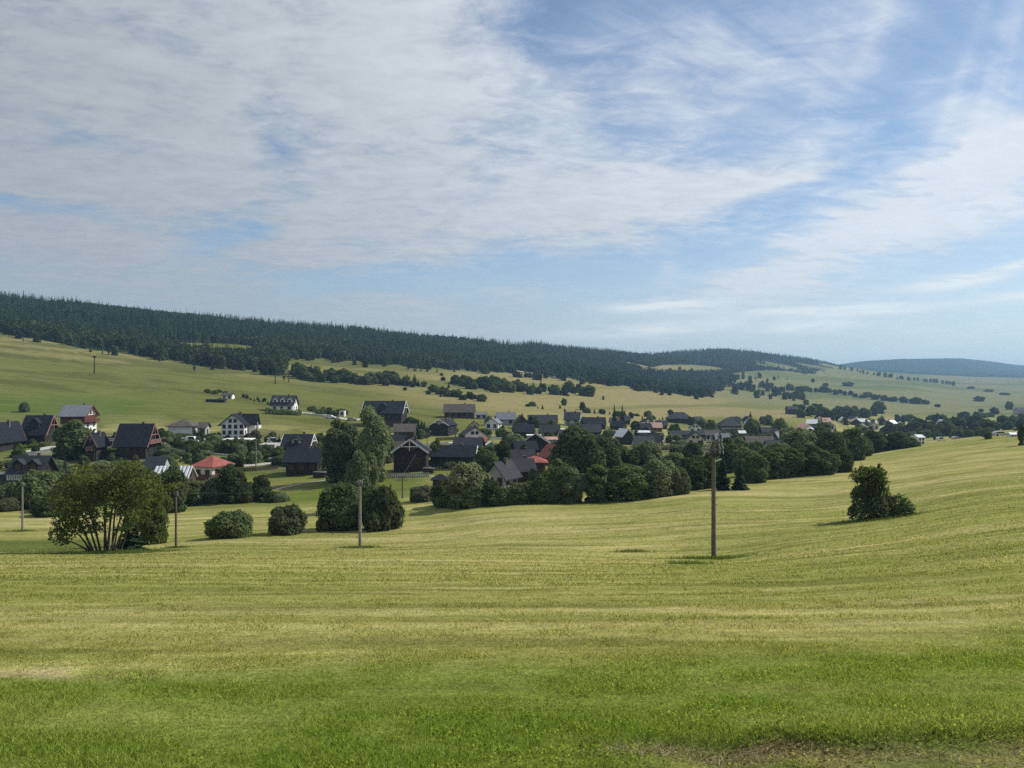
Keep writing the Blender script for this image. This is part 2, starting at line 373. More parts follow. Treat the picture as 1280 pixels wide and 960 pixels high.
# ------------------------------------------------------------------ ground sheet
def ground_material():
    m, g = new_mat('meadow')
    a = g.node('ShaderNodeAttribute', attribute_name='cover').outputs['Color']
    pos = g.node('ShaderNodeNewGeometry').outputs['Position']
    x, y, z = g.sep(pos)
    lines = g.noise(g.comb(g.m('MULTIPLY', x, .05), g.m('MULTIPLY', y, .55), g.m('MULTIPLY', z, .7)), 1.0, 6, 0.65, 0.5)
    clump = g.noise(pos, 1.7, 6, 0.7)
    grit = g.noise(pos, 14.0, 3, 0.7)
    k = g.m('MULTIPLY', g.ss(lines, .28, .72, .80, 1.20), g.ss(clump, .25, .75, .78, 1.22))
    k = g.m('MULTIPLY', k, g.ss(grit, .25, .75, .62, 1.38))
    c = g.vm('SCALE', a, scale=k)
    dry = g.ss(g.noise(g.comb(g.m('MULTIPLY', x, .14), g.m('MULTIPLY', y, 1.3), g.m('MULTIPLY', z, .8)), 1.0, 5, .65, .3), .58, .72, 0, .55)
    c = g.mix(dry, c, g.vm('MULTIPLY', c, (1.75, 1.5, 1.75)))
    wr = g.noise(g.comb(g.m('MULTIPLY', x, .22), g.m('MULTIPLY', y, 3.2), g.m('MULTIPLY', z, 1.5)), 1.0, 4, .6, .4)
    c = g.vm('SCALE', c, scale=g.ss(wr, .30, .42, .74, 1.0))
    c = g.mix(g.ss(wr, .62, .74, 0, .5), c, g.vm('MULTIPLY', c, (1.6, 1.5, 1.8)))
    b = g.node('ShaderNodeBsdfPrincipled'); g.put(b.inputs['Base Color'], c)
    b.inputs['Roughness'].default_value = 1.0; b.inputs['Specular IOR Level'].default_value = 0.0
    bp = g.node('ShaderNodeBump'); bp.inputs['Strength'].default_value = 0.6; bp.inputs['Distance'].default_value = 0.12
    g.put(bp.inputs['Height'], g.m('ADD', clump, g.m('MULTIPLY', grit, .4)))
    g.nt.links.new(bp.outputs[0], b.inputs['Normal'])
    return finish(m, g, b.outputs[0])
M_GROUND = ground_material()
def build_ground():
    ty = np.concatenate([np.linspace(-40, 3.6, 24), np.exp(np.linspace(math.log(4), math.log(8800), 680))])
    tu = np.linspace(-1.25, 1.25, 540)
    Yg, Ug = np.meshgrid(ty, tu, indexing='ij')
    X = Ug*(np.maximum(Yg, 0)+26*np.exp(-np.maximum(Yg, 0)/60)); Yv = Yg
    x = X.ravel(); y = Yv.ravel(); z = height(x, y)
    c, f = land(x, y, z)
    c = lerp3(c, np.tile(np.array([.085, .095, .030]), (len(x), 1)), land.lush*.40*(y < 40))     # thatch, with the shade between the blades put into its colour
    ny, nx = Yg.shape
    i = np.arange(ny*nx).reshape(ny, nx)
    Fc = np.stack([i[:-1, :-1], i[:-1, 1:], i[1:, 1:], i[1:, :-1]], -1).reshape(-1, 4)
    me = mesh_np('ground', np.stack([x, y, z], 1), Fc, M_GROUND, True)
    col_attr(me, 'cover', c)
    o = link(bpy.data.objects.new('ground', me)); tag(o, 'mown hay meadow sloping into the valley and rising beyond', kind='structure')
    return o
build_ground()
# ------------------------------------------------------------------ vegetation
M_BARK = plain('bark', (.10, .075, .055), .95, .3, 3)
M_BARKD = plain('dark_bark', (.055, .045, .038), .95, .3, 3)
M_LEAF = leafy('leaves_alder', (.042, .062, .030), (.150, .185, .072))
M_LEAF2 = leafy('leaves_willow', (.068, .092, .048), (.205, .235, .122))
M_LEAF3 = leafy('leaves_young', (.070, .095, .028), (.165, .195, .058), .45)
M_NEEDLE = leafy('needles', (.018, .036, .018), (.036, .058, .026), .12)
M_FOREST = leafy('forest_needles', (.011, .024, .014), (.046, .066, .030), .15, .45)
M_FORESTB = leafy('forest_leaves', (.034, .054, .022), (.088, .112, .044), .25, .4)

def tube(path, radii, n=6):
    path = np.asarray(path, float); V = []; Fc = []
    for i, p in enumerate(path):
        t = path[min(i+1, len(path)-1)]-path[max(i-1, 0)]; t = t/np.linalg.norm(t)
        a = np.cross(t, (0.3, 1, 0.1)); a /= np.linalg.norm(a); b = np.cross(t, a)
        for k in range(n):
            w = 2*math.pi*k/n; V.append(p+radii[i]*(math.cos(w)*a+math.sin(w)*b))
    for i in range(len(path)-1):
        for k in range(n):
            Fc.append((i*n+k, i*n+(k+1) % n, (i+1)*n+(k+1) % n, (i+1)*n+k))
    return np.array(V), np.array(Fc)
def cat(parts):
    V = []; Fc = []; o = 0
    for v, f in parts:
        V.append(v); Fc.append(np.asarray(f)+o); o += len(v)
    return np.concatenate(V), np.concatenate(Fc)
def unit(a): return a/np.maximum(np.linalg.norm(a, axis=-1, keepdims=True), 1e-9)
def leaf_quads(P, N, s, rg, jit=.7, asp=.62):
    """one small leaf spray (a folded rhombus) at each point, facing roughly N"""
    n = len(P); N = unit(unit(N)+jit*rg.normal(size=(n, 3)))
    A = unit(np.cross(N, rg.normal(size=(n, 3)))); B = np.cross(N, A)
    s = (s*rg.uniform(.6, 1.4, n))[:, None]
    V = np.stack([P-A*s, P-B*s*asp+N*s*.15, P+A*s, P+B*s*asp+N*s*.15], 1).reshape(-1, 3)
    return V, np.arange(4*n).reshape(-1, 4)
def crown_cloud(lobes, per, size, rg, fill=.22, jit=.34, droop=0.0):
    """leaf sprays on and inside a set of lobes (cx,cy,cz,rx,rz)"""
    Ps = []; Ns = []
    for cx, cy, cz, rx, rz in lobes:
        k = int(per*(rx*rx*.6+rx*rz*.4)+20)
        D = unit(rg.normal(size=(k, 3))); D[:, 2] = np.abs(D[:, 2])*np.where(rg.random(k) < .30, -1, 1)
        r = np.where(rg.random(k) < fill, rg.uniform(.25, .85, k), rg.uniform(.80, 1.08, k))
        # ragged: push sprays in and out in clumps
        r = r*(1+.16*np.sin(D[:, 0]*7+cx*3)*np.sin(D[:, 1]*6+cy*2)*np.cos(D[:, 2]*8+cz))
        p = D*r[:, None]*np.array([rx, rx, rz])+np.array([cx, cy, cz])
        keep = np.ones(k, bool)
        for ox, oy, oz, orx, orz in lobes:
            if (ox, oy, oz) == (cx, cy, cz): continue
            q = ((p-np.array([ox, oy, oz]))/np.array([orx, orx, orz])); keep &= ~((q**2).sum(1) < .42)
        keep &= p[:, 2] > .05
        Ps.append(p[keep]); nn = D[keep].copy(); nn[:, 2] += .45; Ns.append(nn)
    P = np.concatenate(Ps); N = np.concatenate(Ns)
    return leaf_quads(P, N, size, rg, jit)

def broadleaf(seed, h, w, base, nl, size, per, shape='round', mat=M_LEAF, fill=.25, stems=1):
    """meshes (trunk, crown) of a tree h tall and w wide whose leaves start at `base`*h"""
    rg = np.random.default_rng(seed); lobes = []; ch = h*(1-base)
    for i in range(nl):
        # lobes spread over an egg-shaped envelope, uneven in size and reach
        zd = (1-2*(i+.5)/nl)*.80+.20 if shape != 'bush' else 1-(i+.5)/nl
        a = i*2.39996+rg.uniform(-.35, .35); q = math.sqrt(max(0, 1-zd*zd)); lr = w*(rg.uniform(.11, .23) if shape != 'tall' else rg.uniform(.13, .25))
        if shape == 'tall': q = q**.55; zd = math.copysign(abs(zd)**1.25, zd)
        reach = rg.uniform(.60, 1.18)
        zm, c_ = (base*h+ch*.46, ch*.54-lr*.7) if shape != 'bush' else (lr*.7, h-lr*1.6)
        lobes.append(((w/2-lr)*q*math.cos(a)*reach, (w/2-lr)*q*math.sin(a)*reach, max(lr*.5, zm+c_*zd*(reach if zd > 0 else 1)), lr, lr*rg.uniform(.75, 1.1)))
    lobes.append((0, 0, base*h+ch*.40, w*.27, ch*.32))
    for i in range(8):         # skirt of low boughs down to the ground
        a = i*.785+rg.uniform(-.3, .3); lr = w*rg.uniform(.10, .17); o = (w*.40-lr)*rg.uniform(.75, 1.1); lobes.append((o*math.cos(a), o*math.sin(a), lr*rg.uniform(.5, 1.0)+base*h, lr, lr*1.1))
    V, Fc = crown_cloud(lobes, per, size, rg, fill, .36)
    # a few sprigs break the outline
    k = int(len(V)*.012); top = V[rg.integers(0, len(V), k)]
    c = np.array([0, 0, base*h+ch*.45]); D = unit(top-c)
    sp = top+D*rg.uniform(.02, .09, (k, 1))*h*.6
    V2, F2 = leaf_quads(sp, D, size*.8, rg, 1.0)
    V, Fc = cat([(V, Fc), (V2, F2)])
    sh = []                    # stray shoots
    for i in range(16 if shape == 'bush' else 22):
        b = np.array(V[rg.integers(0, len(V))]); d = unit(b-np.array([0, 0, base*h+ch*.3])); d[2] = abs(d[2])*.6+.55; d = unit(d); ln = rg.uniform(.05, .16)*h
        if b[2] < base*h+ch*.45: continue
        k = 14; t = rg.random(k); sh.append(b-d*.2+d*(t*ln)[:, None]+rg.normal(size=(k, 3))*(.10*ln*(1.1-t))[:, None])
    if sh:
        q = np.concatenate(sh); V, Fc = cat([(V, Fc), leaf_quads(q, rg.normal(size=q.shape), size*.75, rg, .5)])
    crown = mesh_np('crown', V, Fc, mat)
    parts = []
    for s in range(stems):
        a = 2*math.pi*s/stems+rg.uniform(0, 1); sp = 0 if stems == 1 else w*.06
        tip = np.array([rg.uniform(-.08, .08)*w+sp*5*math.cos(a), rg.uniform(-.08, .08)*w+sp*5*math.sin(a), h*.82])
        p0 = np.array([sp*math.cos(a), sp*math.sin(a), -.4]); r0 = h*.020+.05
        path = [p0+(tip-p0)*t+np.array([math.sin(t*5+a), math.cos(t*4+a), 0])*.02*h*t for t in np.linspace(0, 1, 6)]
        parts.append(tube(path, [r0*(1.25-t*1.05) for t in np.linspace(0, 1, 6)], 6))
        for q in range(6):
            b = path[2+q % 3]; ln = w*rg.uniform(.22, .4); w_ = rg.uniform(0, 6.28)
            e = b+np.array([math.cos(w_)*ln, math.sin(w_)*ln, ln*.9])
            parts.append(tube([b, (b+e)/2+np.array([0, 0, -.06*ln]), e], [r0*.45, r0*.3, r0*.1], 5))
    V, Fc = cat(parts)
    return mesh_np('trunk', V, Fc, M_BARK, True), crown

def spruce(seed, h, w, whorls, per, mat=M_NEEDLE, seg=3, skirt=.06):
    rg = np.random.default_rng(seed); V = []; Fc = []; o = 0
    for i in range(whorls):
        t = i/(whorls-1); z = h*(skirt+(.97-skirt)*t); L = w/2*(1-t)**.85*rg.uniform(.85, 1.1)+.10
        k = max(4, int(per*(1-t*.55)))
        for q in range(k):
            a = 2*math.pi*(q+rg.uniform(-.3, .3))/k+i*.9; l = L*rg.uniform(.7, 1.15)
            d = np.array([math.cos(a), math.sin(a), 0]); s = np.array([-d[1], d[0], 0]); bw = l*rg.uniform(.26, .40)+.04
            dz = -l*rg.uniform(.20, .50); zz = z+rg.uniform(-.3, .3)*h/whorls
            up = h/whorls*.55
            a0 = np.array([0, 0, zz+up]); a1 = d*l*.55+s*bw+np.array([0, 0, zz+dz*.45]); a2 = d*l+np.array([0, 0, zz+dz]); a3 = d*l*.55-s*bw+np.array([0, 0, zz+dz*.45])
            V += [a0, a1, a2, a3]; Fc.append((o, o+1, o+2, o+3)); o += 4
            if seg > 1:   # hanging fringe
                b0 = d*l*.3+np.array([0, 0, zz+dz*.2]); b2 = d*l*.92+np.array([0, 0, zz+dz*1.05]); b1 = d*l*.6+np.array([0, 0, zz+dz*.6-bw*.9])
                V += [b0, b1, b2, b2+s*.02]; Fc.append((o, o+1, o+2, o+3)); o += 4
    top = np.array([0, 0, h])
    for q in range(3):
        a = q*2.1; e = np.array([math.cos(a), math.sin(a), 0])*w*.03
        V += [top, np.array([0, 0, h*.93])+e, np.array([0, 0, h*.90]), np.array([0, 0, h*.93])-e]; Fc.append((o, o+1, o+2, o+3)); o += 4
    crown = mesh_np('crown', np.array(V), np.array(Fc), mat)
    tv, tf = tube([(0, 0, -.4), (0, 0, h*.5), (0, 0, h*.97)], [h*.018+.04, h*.010+.02, .015], 6)
    return mesh_np('trunk', tv, tf, M_BARKD, True), crown

PROTO = {                       # unit trees: 10 m tall, as wide as listed
 'round': [(broadleaf(s, 10, 9, .02, 22, .36, 170, 'round', M_LEAF), 9) for s in (1, 2, 3, 4)],
 'willow': [(broadleaf(s, 10, 10, .0, 22, .36, 170, 'round', M_LEAF2), 10) for s in (11, 12, 13)],
 'tall': [(broadleaf(s, 10, 5.5, .01, 22, .32, 210, 'tall', M_LEAF), 5.5) for s in (21, 22, 23)],
 'poplar': [(broadleaf(s, 10, 6.2, .02, 34, .20, 400, 'tall', M_LEAF2, .3), 6.2) for s in (31, 32)],
 'bush': [(broadleaf(s, 10, 17, .0, 22, .50, 75, 'bush', M_LEAF), 17) for s in (41, 42, 43)],
 'wbush': [(broadleaf(s, 10, 17, .0, 22, .50, 75, 'bush', M_LEAF2), 17) for s in (44, 45)],
 'young': [(broadleaf(s, 10, 8, .04, 22, .25, 200, 'round', M_LEAF3, .35), 8) for s in (51, 52)],
 'spruce': [(spruce(s, 10, 4.4, 17, 10), 4.4) for s in (61, 62, 63)],
}
_n = {}
def plant(kind, x, y, z, h, w, name, label, cat_, group=None, rz=None):
    v = PROTO[kind]; i = _n.get(kind, 0); _n[kind] = i+1
    (tr, cr), w0 = v[i % len(v)]
    r = link(bpy.data.objects.new(name, None)); r.empty_display_size = .5
    r.location = (x, y, z-.10); sz = h/10.0; sx = w/w0
    r.scale = (sx, sx, sz); r.rotation_euler = (0, 0, random.uniform(0, 6.28) if rz is None else rz)
    for nm, me in (('trunk', tr), ('crown', cr)):
        o = link(bpy.data.objects.new(nm, me)); o.parent = r
    return tag(r, label, cat_, group)
def plant_img(kind, px, py, hpx, wpx, name, label, cat_='tree', group=None):
    x, y, z = hit(px, py); d = wpx/F*y*.32
    return plant(kind, x*(y+d)/y, y+d, float(height(x*(y+d)/y, y+d)), hpx/F*y*1.02, wpx/F*y, name, label, cat_, group)

# --- trees standing by the near edge of the village
plant_img('bush', 288, 673, 34, 62, 'round_bush', 'low round dark bush at the meadow foot, left of its twin', 'bush')
plant_img('wbush', 358, 669, 37, 56, 'round_bush', 'low round bush with pale leaf tips beside the big thicket', 'bush')
plant_img('bush', 428, 664, 55, 72, 'thicket', 'big dark thicket on the far side of the grey pole', 'bush')
plant_img('bush', 476, 664, 53, 60, 'thicket', 'dense dark thicket just right of the grey pole', 'bush')
plant_img('willow', 452, 640, 76, 44, 'willow_tree', 'pale green willow rising out of the thicket behind the grey pole', 'tree')
plant_img('poplar', 426, 604, 78, 48, 'poplar_tree', 'broad loose poplar over the dark houses, left of the tall one', 'tree')
plant_img('poplar', 467, 604, 88, 42, 'poplar_tree', 'tallest poplar with weeping pale foliage in the middle of the village', 'tree')
plant_img('round', 92, 576, 48, 50, 'linden_tree', 'round dense dark green tree between the two big dark chalets', 'tree')
plant_img('round', 213, 642, 58, 46, 'alder_tree', 'dark alder standing behind the thin dark pole', 'tree')
plant_img('round', 290, 630, 46, 40, 'alder_tree', 'dark alder below the red hipped roof', 'tree')
plant_img('round', 325, 627, 30, 28, 'alder_tree', 'small dark alder beside the green bank below the road', 'tree')
plant_img('wbush', 255, 628, 24, 40, 'shrub', 'grey green shrub under the corrugated shed', 'bush')
plant_img('wbush', 352, 628, 12, 22, 'shrub', 'low grey green shrub at the top of the cut paddock', 'bush')
plant_img('bush', 52, 636, 46, 64, 'shrub', 'dark shrub in front of the house with two roof gables', 'bush')
plant_img('wbush', 12, 640, 16, 34, 'shrub', 'low pale shrub below the greenhouse roof', 'bush')
plant_img('spruce', 322, 578, 27, 16, 'spruce_tree', 'small dark spruce below the brick extension beside the road', 'tree')
for k, px, py, h, w, lab in (('round', 238, 633, 30, 36, 'dark alder under the ribs of the corrugated shed roof'), ('willow', 266, 630, 34, 36, 'grey green alder between the corrugated shed and red hipped roof'),
    ('bush', 308, 629, 24, 40, 'dark bush between the two alders below the red hipped roof'), ('round', 188, 642, 44, 38, 'dark alder behind the yellow green young tree'), ('bush', 342, 628, 13, 34, 'low dark bush at the foot of the green bank'),
    ('bush', 18, 628, 24, 44, 'dark bush under the flat grey terrace'), ('round', 84, 640, 44, 44, 'dark tree right of the shaded lodge'), ('round', 112, 634, 40, 40, 'dark tree behind the many-stemmed tree'), ('bush', 66, 646, 22, 60, 'low dark bush row along the paddock edge'),
    ('round', 150, 628, 36, 36, 'dark tree between the many-stemmed tree and the sheds'), ('willow', 128, 600, 22, 30, 'grey green tree below the narrow timber framed house'), ('round', 168, 600, 20, 30, 'dark round tree below the steep black chalet')):
    plant_img(k, px, py, h, w, 'shrub' if k == 'bush' else 'alder_tree', lab, 'bush' if k == 'bush' else 'tree')
# --- the belt along the stream, from the thickets to the narrow of the valley
BELT = 'trees in the belt along the stream'
LB = {'round': 'dark round alder in the belt along the stream', 'willow': 'grey green willow in the belt along the stream',
      'tall': 'tall narrow dark tree in the belt along the stream', 'bush': 'low dark bush in the belt along the stream',
      'wbush': 'low grey green bush in the belt along the stream', 'spruce': 'pointed dark spruce in the belt along the stream'}
NMB = {'round': 'alder_tree', 'willow': 'willow_tree', 'tall': 'narrow_tree', 'bush': 'stream_bush', 'wbush': 'stream_bush', 'spruce': 'spruce_tree'}
for k, px, py, h, w in (
    ('wbush', 527, 628, 22, 36), ('round', 556, 633, 33, 38), ('willow', 584, 636, 62, 62), ('bush', 560, 634, 22, 46), ('round', 612, 633, 34, 36),
    ('bush', 632, 632, 24, 46), ('willow', 648, 631, 30, 40), ('round', 668, 630, 30, 36), ('bush', 684, 630, 40, 44), ('round', 700, 629, 56, 46),
    ('willow', 723, 607, 76, 66), ('willow', 757, 603, 62, 54), ('round', 780, 600, 44, 44), ('willow', 714, 630, 50, 40), ('tall', 744, 629, 52, 34),
    ('tall', 756, 627, 38, 22), ('round', 785, 627, 46, 54), ('willow', 812, 598, 48, 42), ('willow', 823, 622, 52, 52), ('wbush', 846, 619, 36, 36),
    ('round', 866, 613, 46, 44), ('willow', 846, 604, 42, 40), ('spruce', 806, 590, 36, 16), ('round', 884, 611, 48, 36), ('spruce', 903, 613, 56, 26),
    ('spruce', 925, 613, 46, 25), ('round', 906, 592, 46, 44), ('willow', 932, 596, 38, 36), ('round', 944, 604, 36, 38), ('round', 966, 599, 42, 42),
    ('round', 988, 597, 38, 46), ('willow', 975, 590, 40, 40), ('round', 1012, 595, 40, 40), ('willow', 1032, 594, 34, 34), ('round', 1050, 591, 30, 34),
    ('willow', 1002, 580, 46, 50), ('willow', 1040, 580, 46, 44), ('round', 1064, 576, 44, 42), ('round', 1022, 572, 40, 44), ('tall', 912, 588, 42, 24),
    ('bush', 1076, 571, 24, 34), ('round', 1090, 567, 30, 34), ('bush', 1106, 564, 20, 34), ('round', 1120, 562, 22, 26), ('bush', 1136, 560, 14, 30)):
    at = [t for lim, t in ((545, 'beside the short dark pole'), (575, 'below the garden pavilion'), (640, 'below the twin-gabled grey house'), (672, 'below the brick cottage'), (705, 'below the steep red cottage'), (735, 'near its tallest willow'), (775, 'below the twin spruces'),
           (808, 'below the pale grey workshop'), (835, 'below the faded red barn'), (878, 'below the long stable'), (915, 'behind the tall crossarm pole'), (938, 'right of the tall crossarm pole'), (960, 'below the red brown farmhouse'), (985, 'below the terrace farmhouse'), (1018, 'below the white gabled cottage'), (1045, 'past the white gabled cottage'), (1070, 'at the bend of the meadow edge'), (1300, 'thinning out towards the white roofed shed')) if px < lim][0]
    h *= .92
    plant_img(k, px, py, h, w, NMB[k], LB[k].replace('in the belt along the stream', 'in the stream belt '+at), 'bush' if 'bush' in k else 'tree', BELT)

# --- lone trees on the meadow
def build_clump():
    """many-stemmed tree by the paddock: thin stems fanning from one stool, leaves only on the upper half"""
    rg = np.random.default_rng(99); x, y, z = hit(124, 691)
    root = link(bpy.data.objects.new('many_stemmed_tree', None)); root.location = (x, y, z-.05)
    S = y/F; Ps = []
    tips = [(-62, 42), (-50, 62), (-36, 80), (-24, 92), (-12, 98), (2, 102), (14, 108), (26, 104), (38, 116), (50, 108), (62, 96), (74, 84), (-44, 34), (44, 70), (60, 52), (-56, 22)]
    for i, (tx, tz) in enumerate(tips):
        b = np.array([(tx*.22+6)*S, rg.uniform(-.6, .6), -.3]); t = np.array([tx*S, rg.uniform(-2.2, 2.2), tz*S])
        bow = np.array([-.10*tx*S, 0, .12*tz*S])
        path = [b+(t-b)*u+bow*math.sin(math.pi*u)+rg.normal(size=3)*.05*u for u in np.linspace(0, 1, 8)]
        r0 = rg.uniform(.07, .13)
        v, f = tube(path, [r0*(1.1-.95*u) for u in np.linspace(0, 1, 8)], 6)
        o = link(bpy.data.objects.new('trunk', mesh_np('trunk', v, f, M_BARKD, True))); o.parent = root
        for q in range(13):
            u = rg.uniform(.45, 1.0); j = int(u*7); p = path[min(j, 7)]
            e = p+np.array([rg.normal()*.9, rg.normal()*.9, rg.uniform(.0, .9)])
            Ps.append((*e, rg.uniform(.5, 1.05), rg.uniform(.4, .8)))
    lob = [l for l in Ps if l[2] > 2.0+.2*rg.random() or l[0] < -2.3]
    v, f = crown_cloud(lob, 92, .15, rg, .5, .6)
    o = link(bpy.data.objects.new('crown', mesh_np('crown', v, f, M_LEAF3))); o.parent = root
    tag(root, 'wide many-stemmed tree with bare fanning stems at the edge of the paddock', 'tree')
build_clump()
plant_img('spruce', 163, 689, 62, 44, 'spruce_tree', 'dark bushy spruce tucked against the many-stemmed tree', 'tree')
plant_img('young', 190, 681, 88, 46, 'birch_tree', 'yellow green young tree just right of the many-stemmed tree', 'tree')
def build_lone_bush():
    rg = np.random.default_rng(5); x, y, z = hit(1092, 649)
    root = link(bpy.data.objects.new('lone_thicket', None)); root.location = (x, y, z-.05); S = y/F
    L = [(-14, 0, 11, 14, 14), (0, -6, 13, 14, 17), (14, 0, 11, 13, 13), (30, -3, 12, 17, 18), (41, 4, 10, 10, 13), (-16, 4, 26, 10, 13), (20, 6, 20, 10, 10), (-4, 0, 30, 12, 12), (-22, 2, 8, 9, 10), (6, -8, 7, 12, 9), (24, -9, 8, 12, 10)]
    v, f = crown_cloud([(a*S, b*S, c*S, d*S, e*S) for a, b, c, d, e in L], 420, .17, rg, .3, .5)
    o = link(bpy.data.objects.new('crown', mesh_np('crown', v, f, M_LEAF))); o.parent = root
    L2 = []
    for i in range(100):
        t = rg.random()**.8; zz = 30+t*32; hw = 25*(1-t*.42); L2.append(((-5+rg.uniform(-1, 1)*hw), rg.uniform(-12, 12), zz, rg.uniform(3.2, 6), rg.uniform(3.5, 6.5)))
    for i in range(11):
        zz = 34+i*3.4; L2.append((9+rg.uniform(-5, 5)*(1.2-i/14), rg.uniform(-4, 4), zz, 2.6, 3.6))
    v, f = crown_cloud([(a*S, b*S, c*S, d*S, e*S) for a, b, c, d, e in L2], 150, .14, rg, .6, .8)
    o = link(bpy.data.objects.new('crown', mesh_np('crown', v, f, M_LEAF3))); o.parent = root
    parts = []
    for i in range(14):
        tx, tz = rg.uniform(-26, 16), rg.uniform(45, 76); b = np.array([rg.uniform(-6, 6)*S, rg.uniform(-.5, .5), -.3]); t = np.array([tx*S, rg.uniform(-.8, .8), tz*S])
        parts.append(tube([b, b*.5+t*.5+np.array([0, 0, .4]), t], [.07, .045, .012], 5))
    v, f = cat(parts); o = link(bpy.data.objects.new('trunk', mesh_np('trunk', v, f, M_BARKD, True))); o.parent = root
    tag(root, 'lone thicket with an open young tree growing out of it, alone in the mown meadow', 'bush')
build_lone_bush()

# --- village trees, hedges and the tree lines of the opposite slope
for px, py, h, w, lab in ((768, 536, 31, 13, 'dark pointed spruce, left of the pair above the village lane'), (778, 536, 31, 14, 'dark pointed spruce, right of the pair above the village lane')):
    plant_img('spruce', px, py, h, w, 'spruce_tree', lab, 'tree')
plant_img('round', 607, 592, 34, 30, 'maple_tree', 'round dark tree beside the white-edged long roof', 'tree')
plant_img('round', 626, 588, 36, 28, 'maple_tree', 'round dark tree behind the grey twin-gabled house', 'tree')
plant_img('willow', 644, 566, 24, 30, 'maple_tree', 'rounded grey green tree above the grey barn roof', 'tree')
plant_img('round', 545, 582, 30, 22, 'maple_tree', 'small round tree before the long dark house', 'tree')
plant_img('round', 577, 560, 16, 12, 'maple_tree', 'small round tree beside the low red roof', 'tree')
rg = np.random.default_rng(17)
FAR_WOOD = []                  # far trees that merge with the forest mass
def row(pts, n, h0, h1, name, label, group, kinds=('round', 'bush', 'spruce'), ratio=(.9, 1.7), spread=2.0, cat_='tree'):
    pts = np.array(pts, float); seg = np.r_[0, np.cumsum(np.hypot(*np.diff(pts, axis=0).T))]
    for i in range(n):
        t = (i+rg.uniform(.0, .9))/n*seg[-1]
        px = np.interp(t, seg, pts[:, 0]); py = np.interp(t, seg, pts[:, 1])+rg.uniform(-1, 1)*spread
        h = rg.uniform(h0, h1); k = kinds[rg.integers(len(kinds))]
        if label is None:
            x, y, z = hit(px, py); FAR_WOOD.append((x, y, z, h/F*y, k)); continue
        plant_img(k, px, py, h, h*rg.uniform(*ratio)*(1.5 if 'bush' in k else .6 if k == 'spruce' else 1), name, label, cat_, group)
G = 'tree lines across the opposite slope'
row([(1015, 528), (1060, 531), (1110, 534), (1170, 533), (1240, 533)], 34, 8, 14, 'hedgerow_tree', None, G, ('round', 'round', 'willow', 'spruce'), spread=5)
row([(1085, 556), (1130, 551), (1180, 547), (1240, 543)], 16, 7, 12, 'hedgerow_tree', 'dark tree just beyond the crest below the far hamlet', G, ('round', 'bush'), spread=2)
row([(828, 468), (880, 469), (930, 473), (985, 474)], 22, 4, 8, 'hedgerow_tree', None, G, ('round', 'spruce', 'bush'), spread=5)
row([(372, 473), (420, 478), (470, 481), (532, 483)], 34, 7, 16, 'hedgerow_tree', 'dark tree in the long finger of wood below the upper meadow', G, ('round', 'round', 'willow', 'spruce'))
row([(362, 466), (400, 471)], 9, 10, 17, 'hedgerow_tree', 'dark tree in the long finger of wood below the upper meadow', G, ('round', 'spruce'))
row([(533, 491), (560, 496), (606, 502)], 20, 5, 10, 'hedgerow_tree', 'small tree in the short row above the timber hall', G, ('round', 'spruce', 'round'))
row([(560, 482), (620, 489), (680, 491), (736, 494)], 40, 7, 15, 'hedgerow_tree', 'dark tree in the broad hedge across the middle meadow', G, ('round', 'round', 'spruce'), spread=3)
row([(578, 479), (625, 484)], 9, 7, 12, 'hedgerow_tree', 'dark tree in the broad hedge across the middle meadow', G)
row([(642, 470), (675, 476)], 7, 5, 9, 'hedgerow_tree', 'dark tree beside the bare track at the forest foot', G)
row([(660, 509), (680, 510)], 4, 3, 7, 'hedgerow_tree', 'small bush in the open dry meadow', G, ('bush', 'spruce'))
row([(726, 516), (770, 520), (832, 525)], 16, 3, 8, 'hedgerow_tree', 'small tree in the fence line above the village', G)
row([(255, 490), (285, 494)], 6, 3, 5, 'hedgerow_tree', 'low bush beside the white shed on the slope', G, ('bush',))
row([(303, 496), (336, 505)], 10, 4, 7, 'hedgerow_tree', 'young tree in the row leading to the white mansard house', G, ('round', 'spruce'))
row([(384, 514), (432, 520)], 8, 4, 9, 'hedgerow_tree', 'garden bush beside the gravel drive on the slope', G, ('bush', 'round'))
row([(505, 534), (540, 540)], 8, 7, 13, 'hedgerow_tree', 'dark garden tree below the tall dark timber house', G, ('round', 'spruce'))
row([(850, 474), (900, 482), (960, 492), (1010, 499)], 70, 5, 11, 'hedgerow_tree', None, G, ('round', 'round', 'bush'), spread=8)
row([(985, 489), (1040, 492), (1100, 499), (1165, 507)], 26, 4, 8, 'hedgerow_tree', 'dim hedge tree on the far pale meadow', G, ('round', 'bush'), spread=1.5)
row([(990, 518), (1050, 521), (1100, 520)], 20, 8, 15, 'hedgerow_tree', 'tree among the roofs at the far end of the village', G, ('round', 'round', 'spruce'), spread=4)
row([(1000, 545), (1060, 548), (1140, 546), (1200, 545)], 26, 9, 15, 'hedgerow_tree', 'tree among the roofs at the far end of the village', G, ('round', 'round', 'spruce'), spread=7)
row([(1150, 541), (1200, 540), (1245, 537), (1282, 535)], 22, 9, 18, 'hedgerow_tree', 'tree beyond the crest of the right-hand meadow', G, ('round', 'round', 'spruce'), spread=3)
row([(1120, 529), (1160, 528), (1210, 524), (1250, 520)], 14, 5, 9, 'hedgerow_tree', 'tree beyond the crest of the right-hand meadow', G, ('round', 'bush'), spread=3)
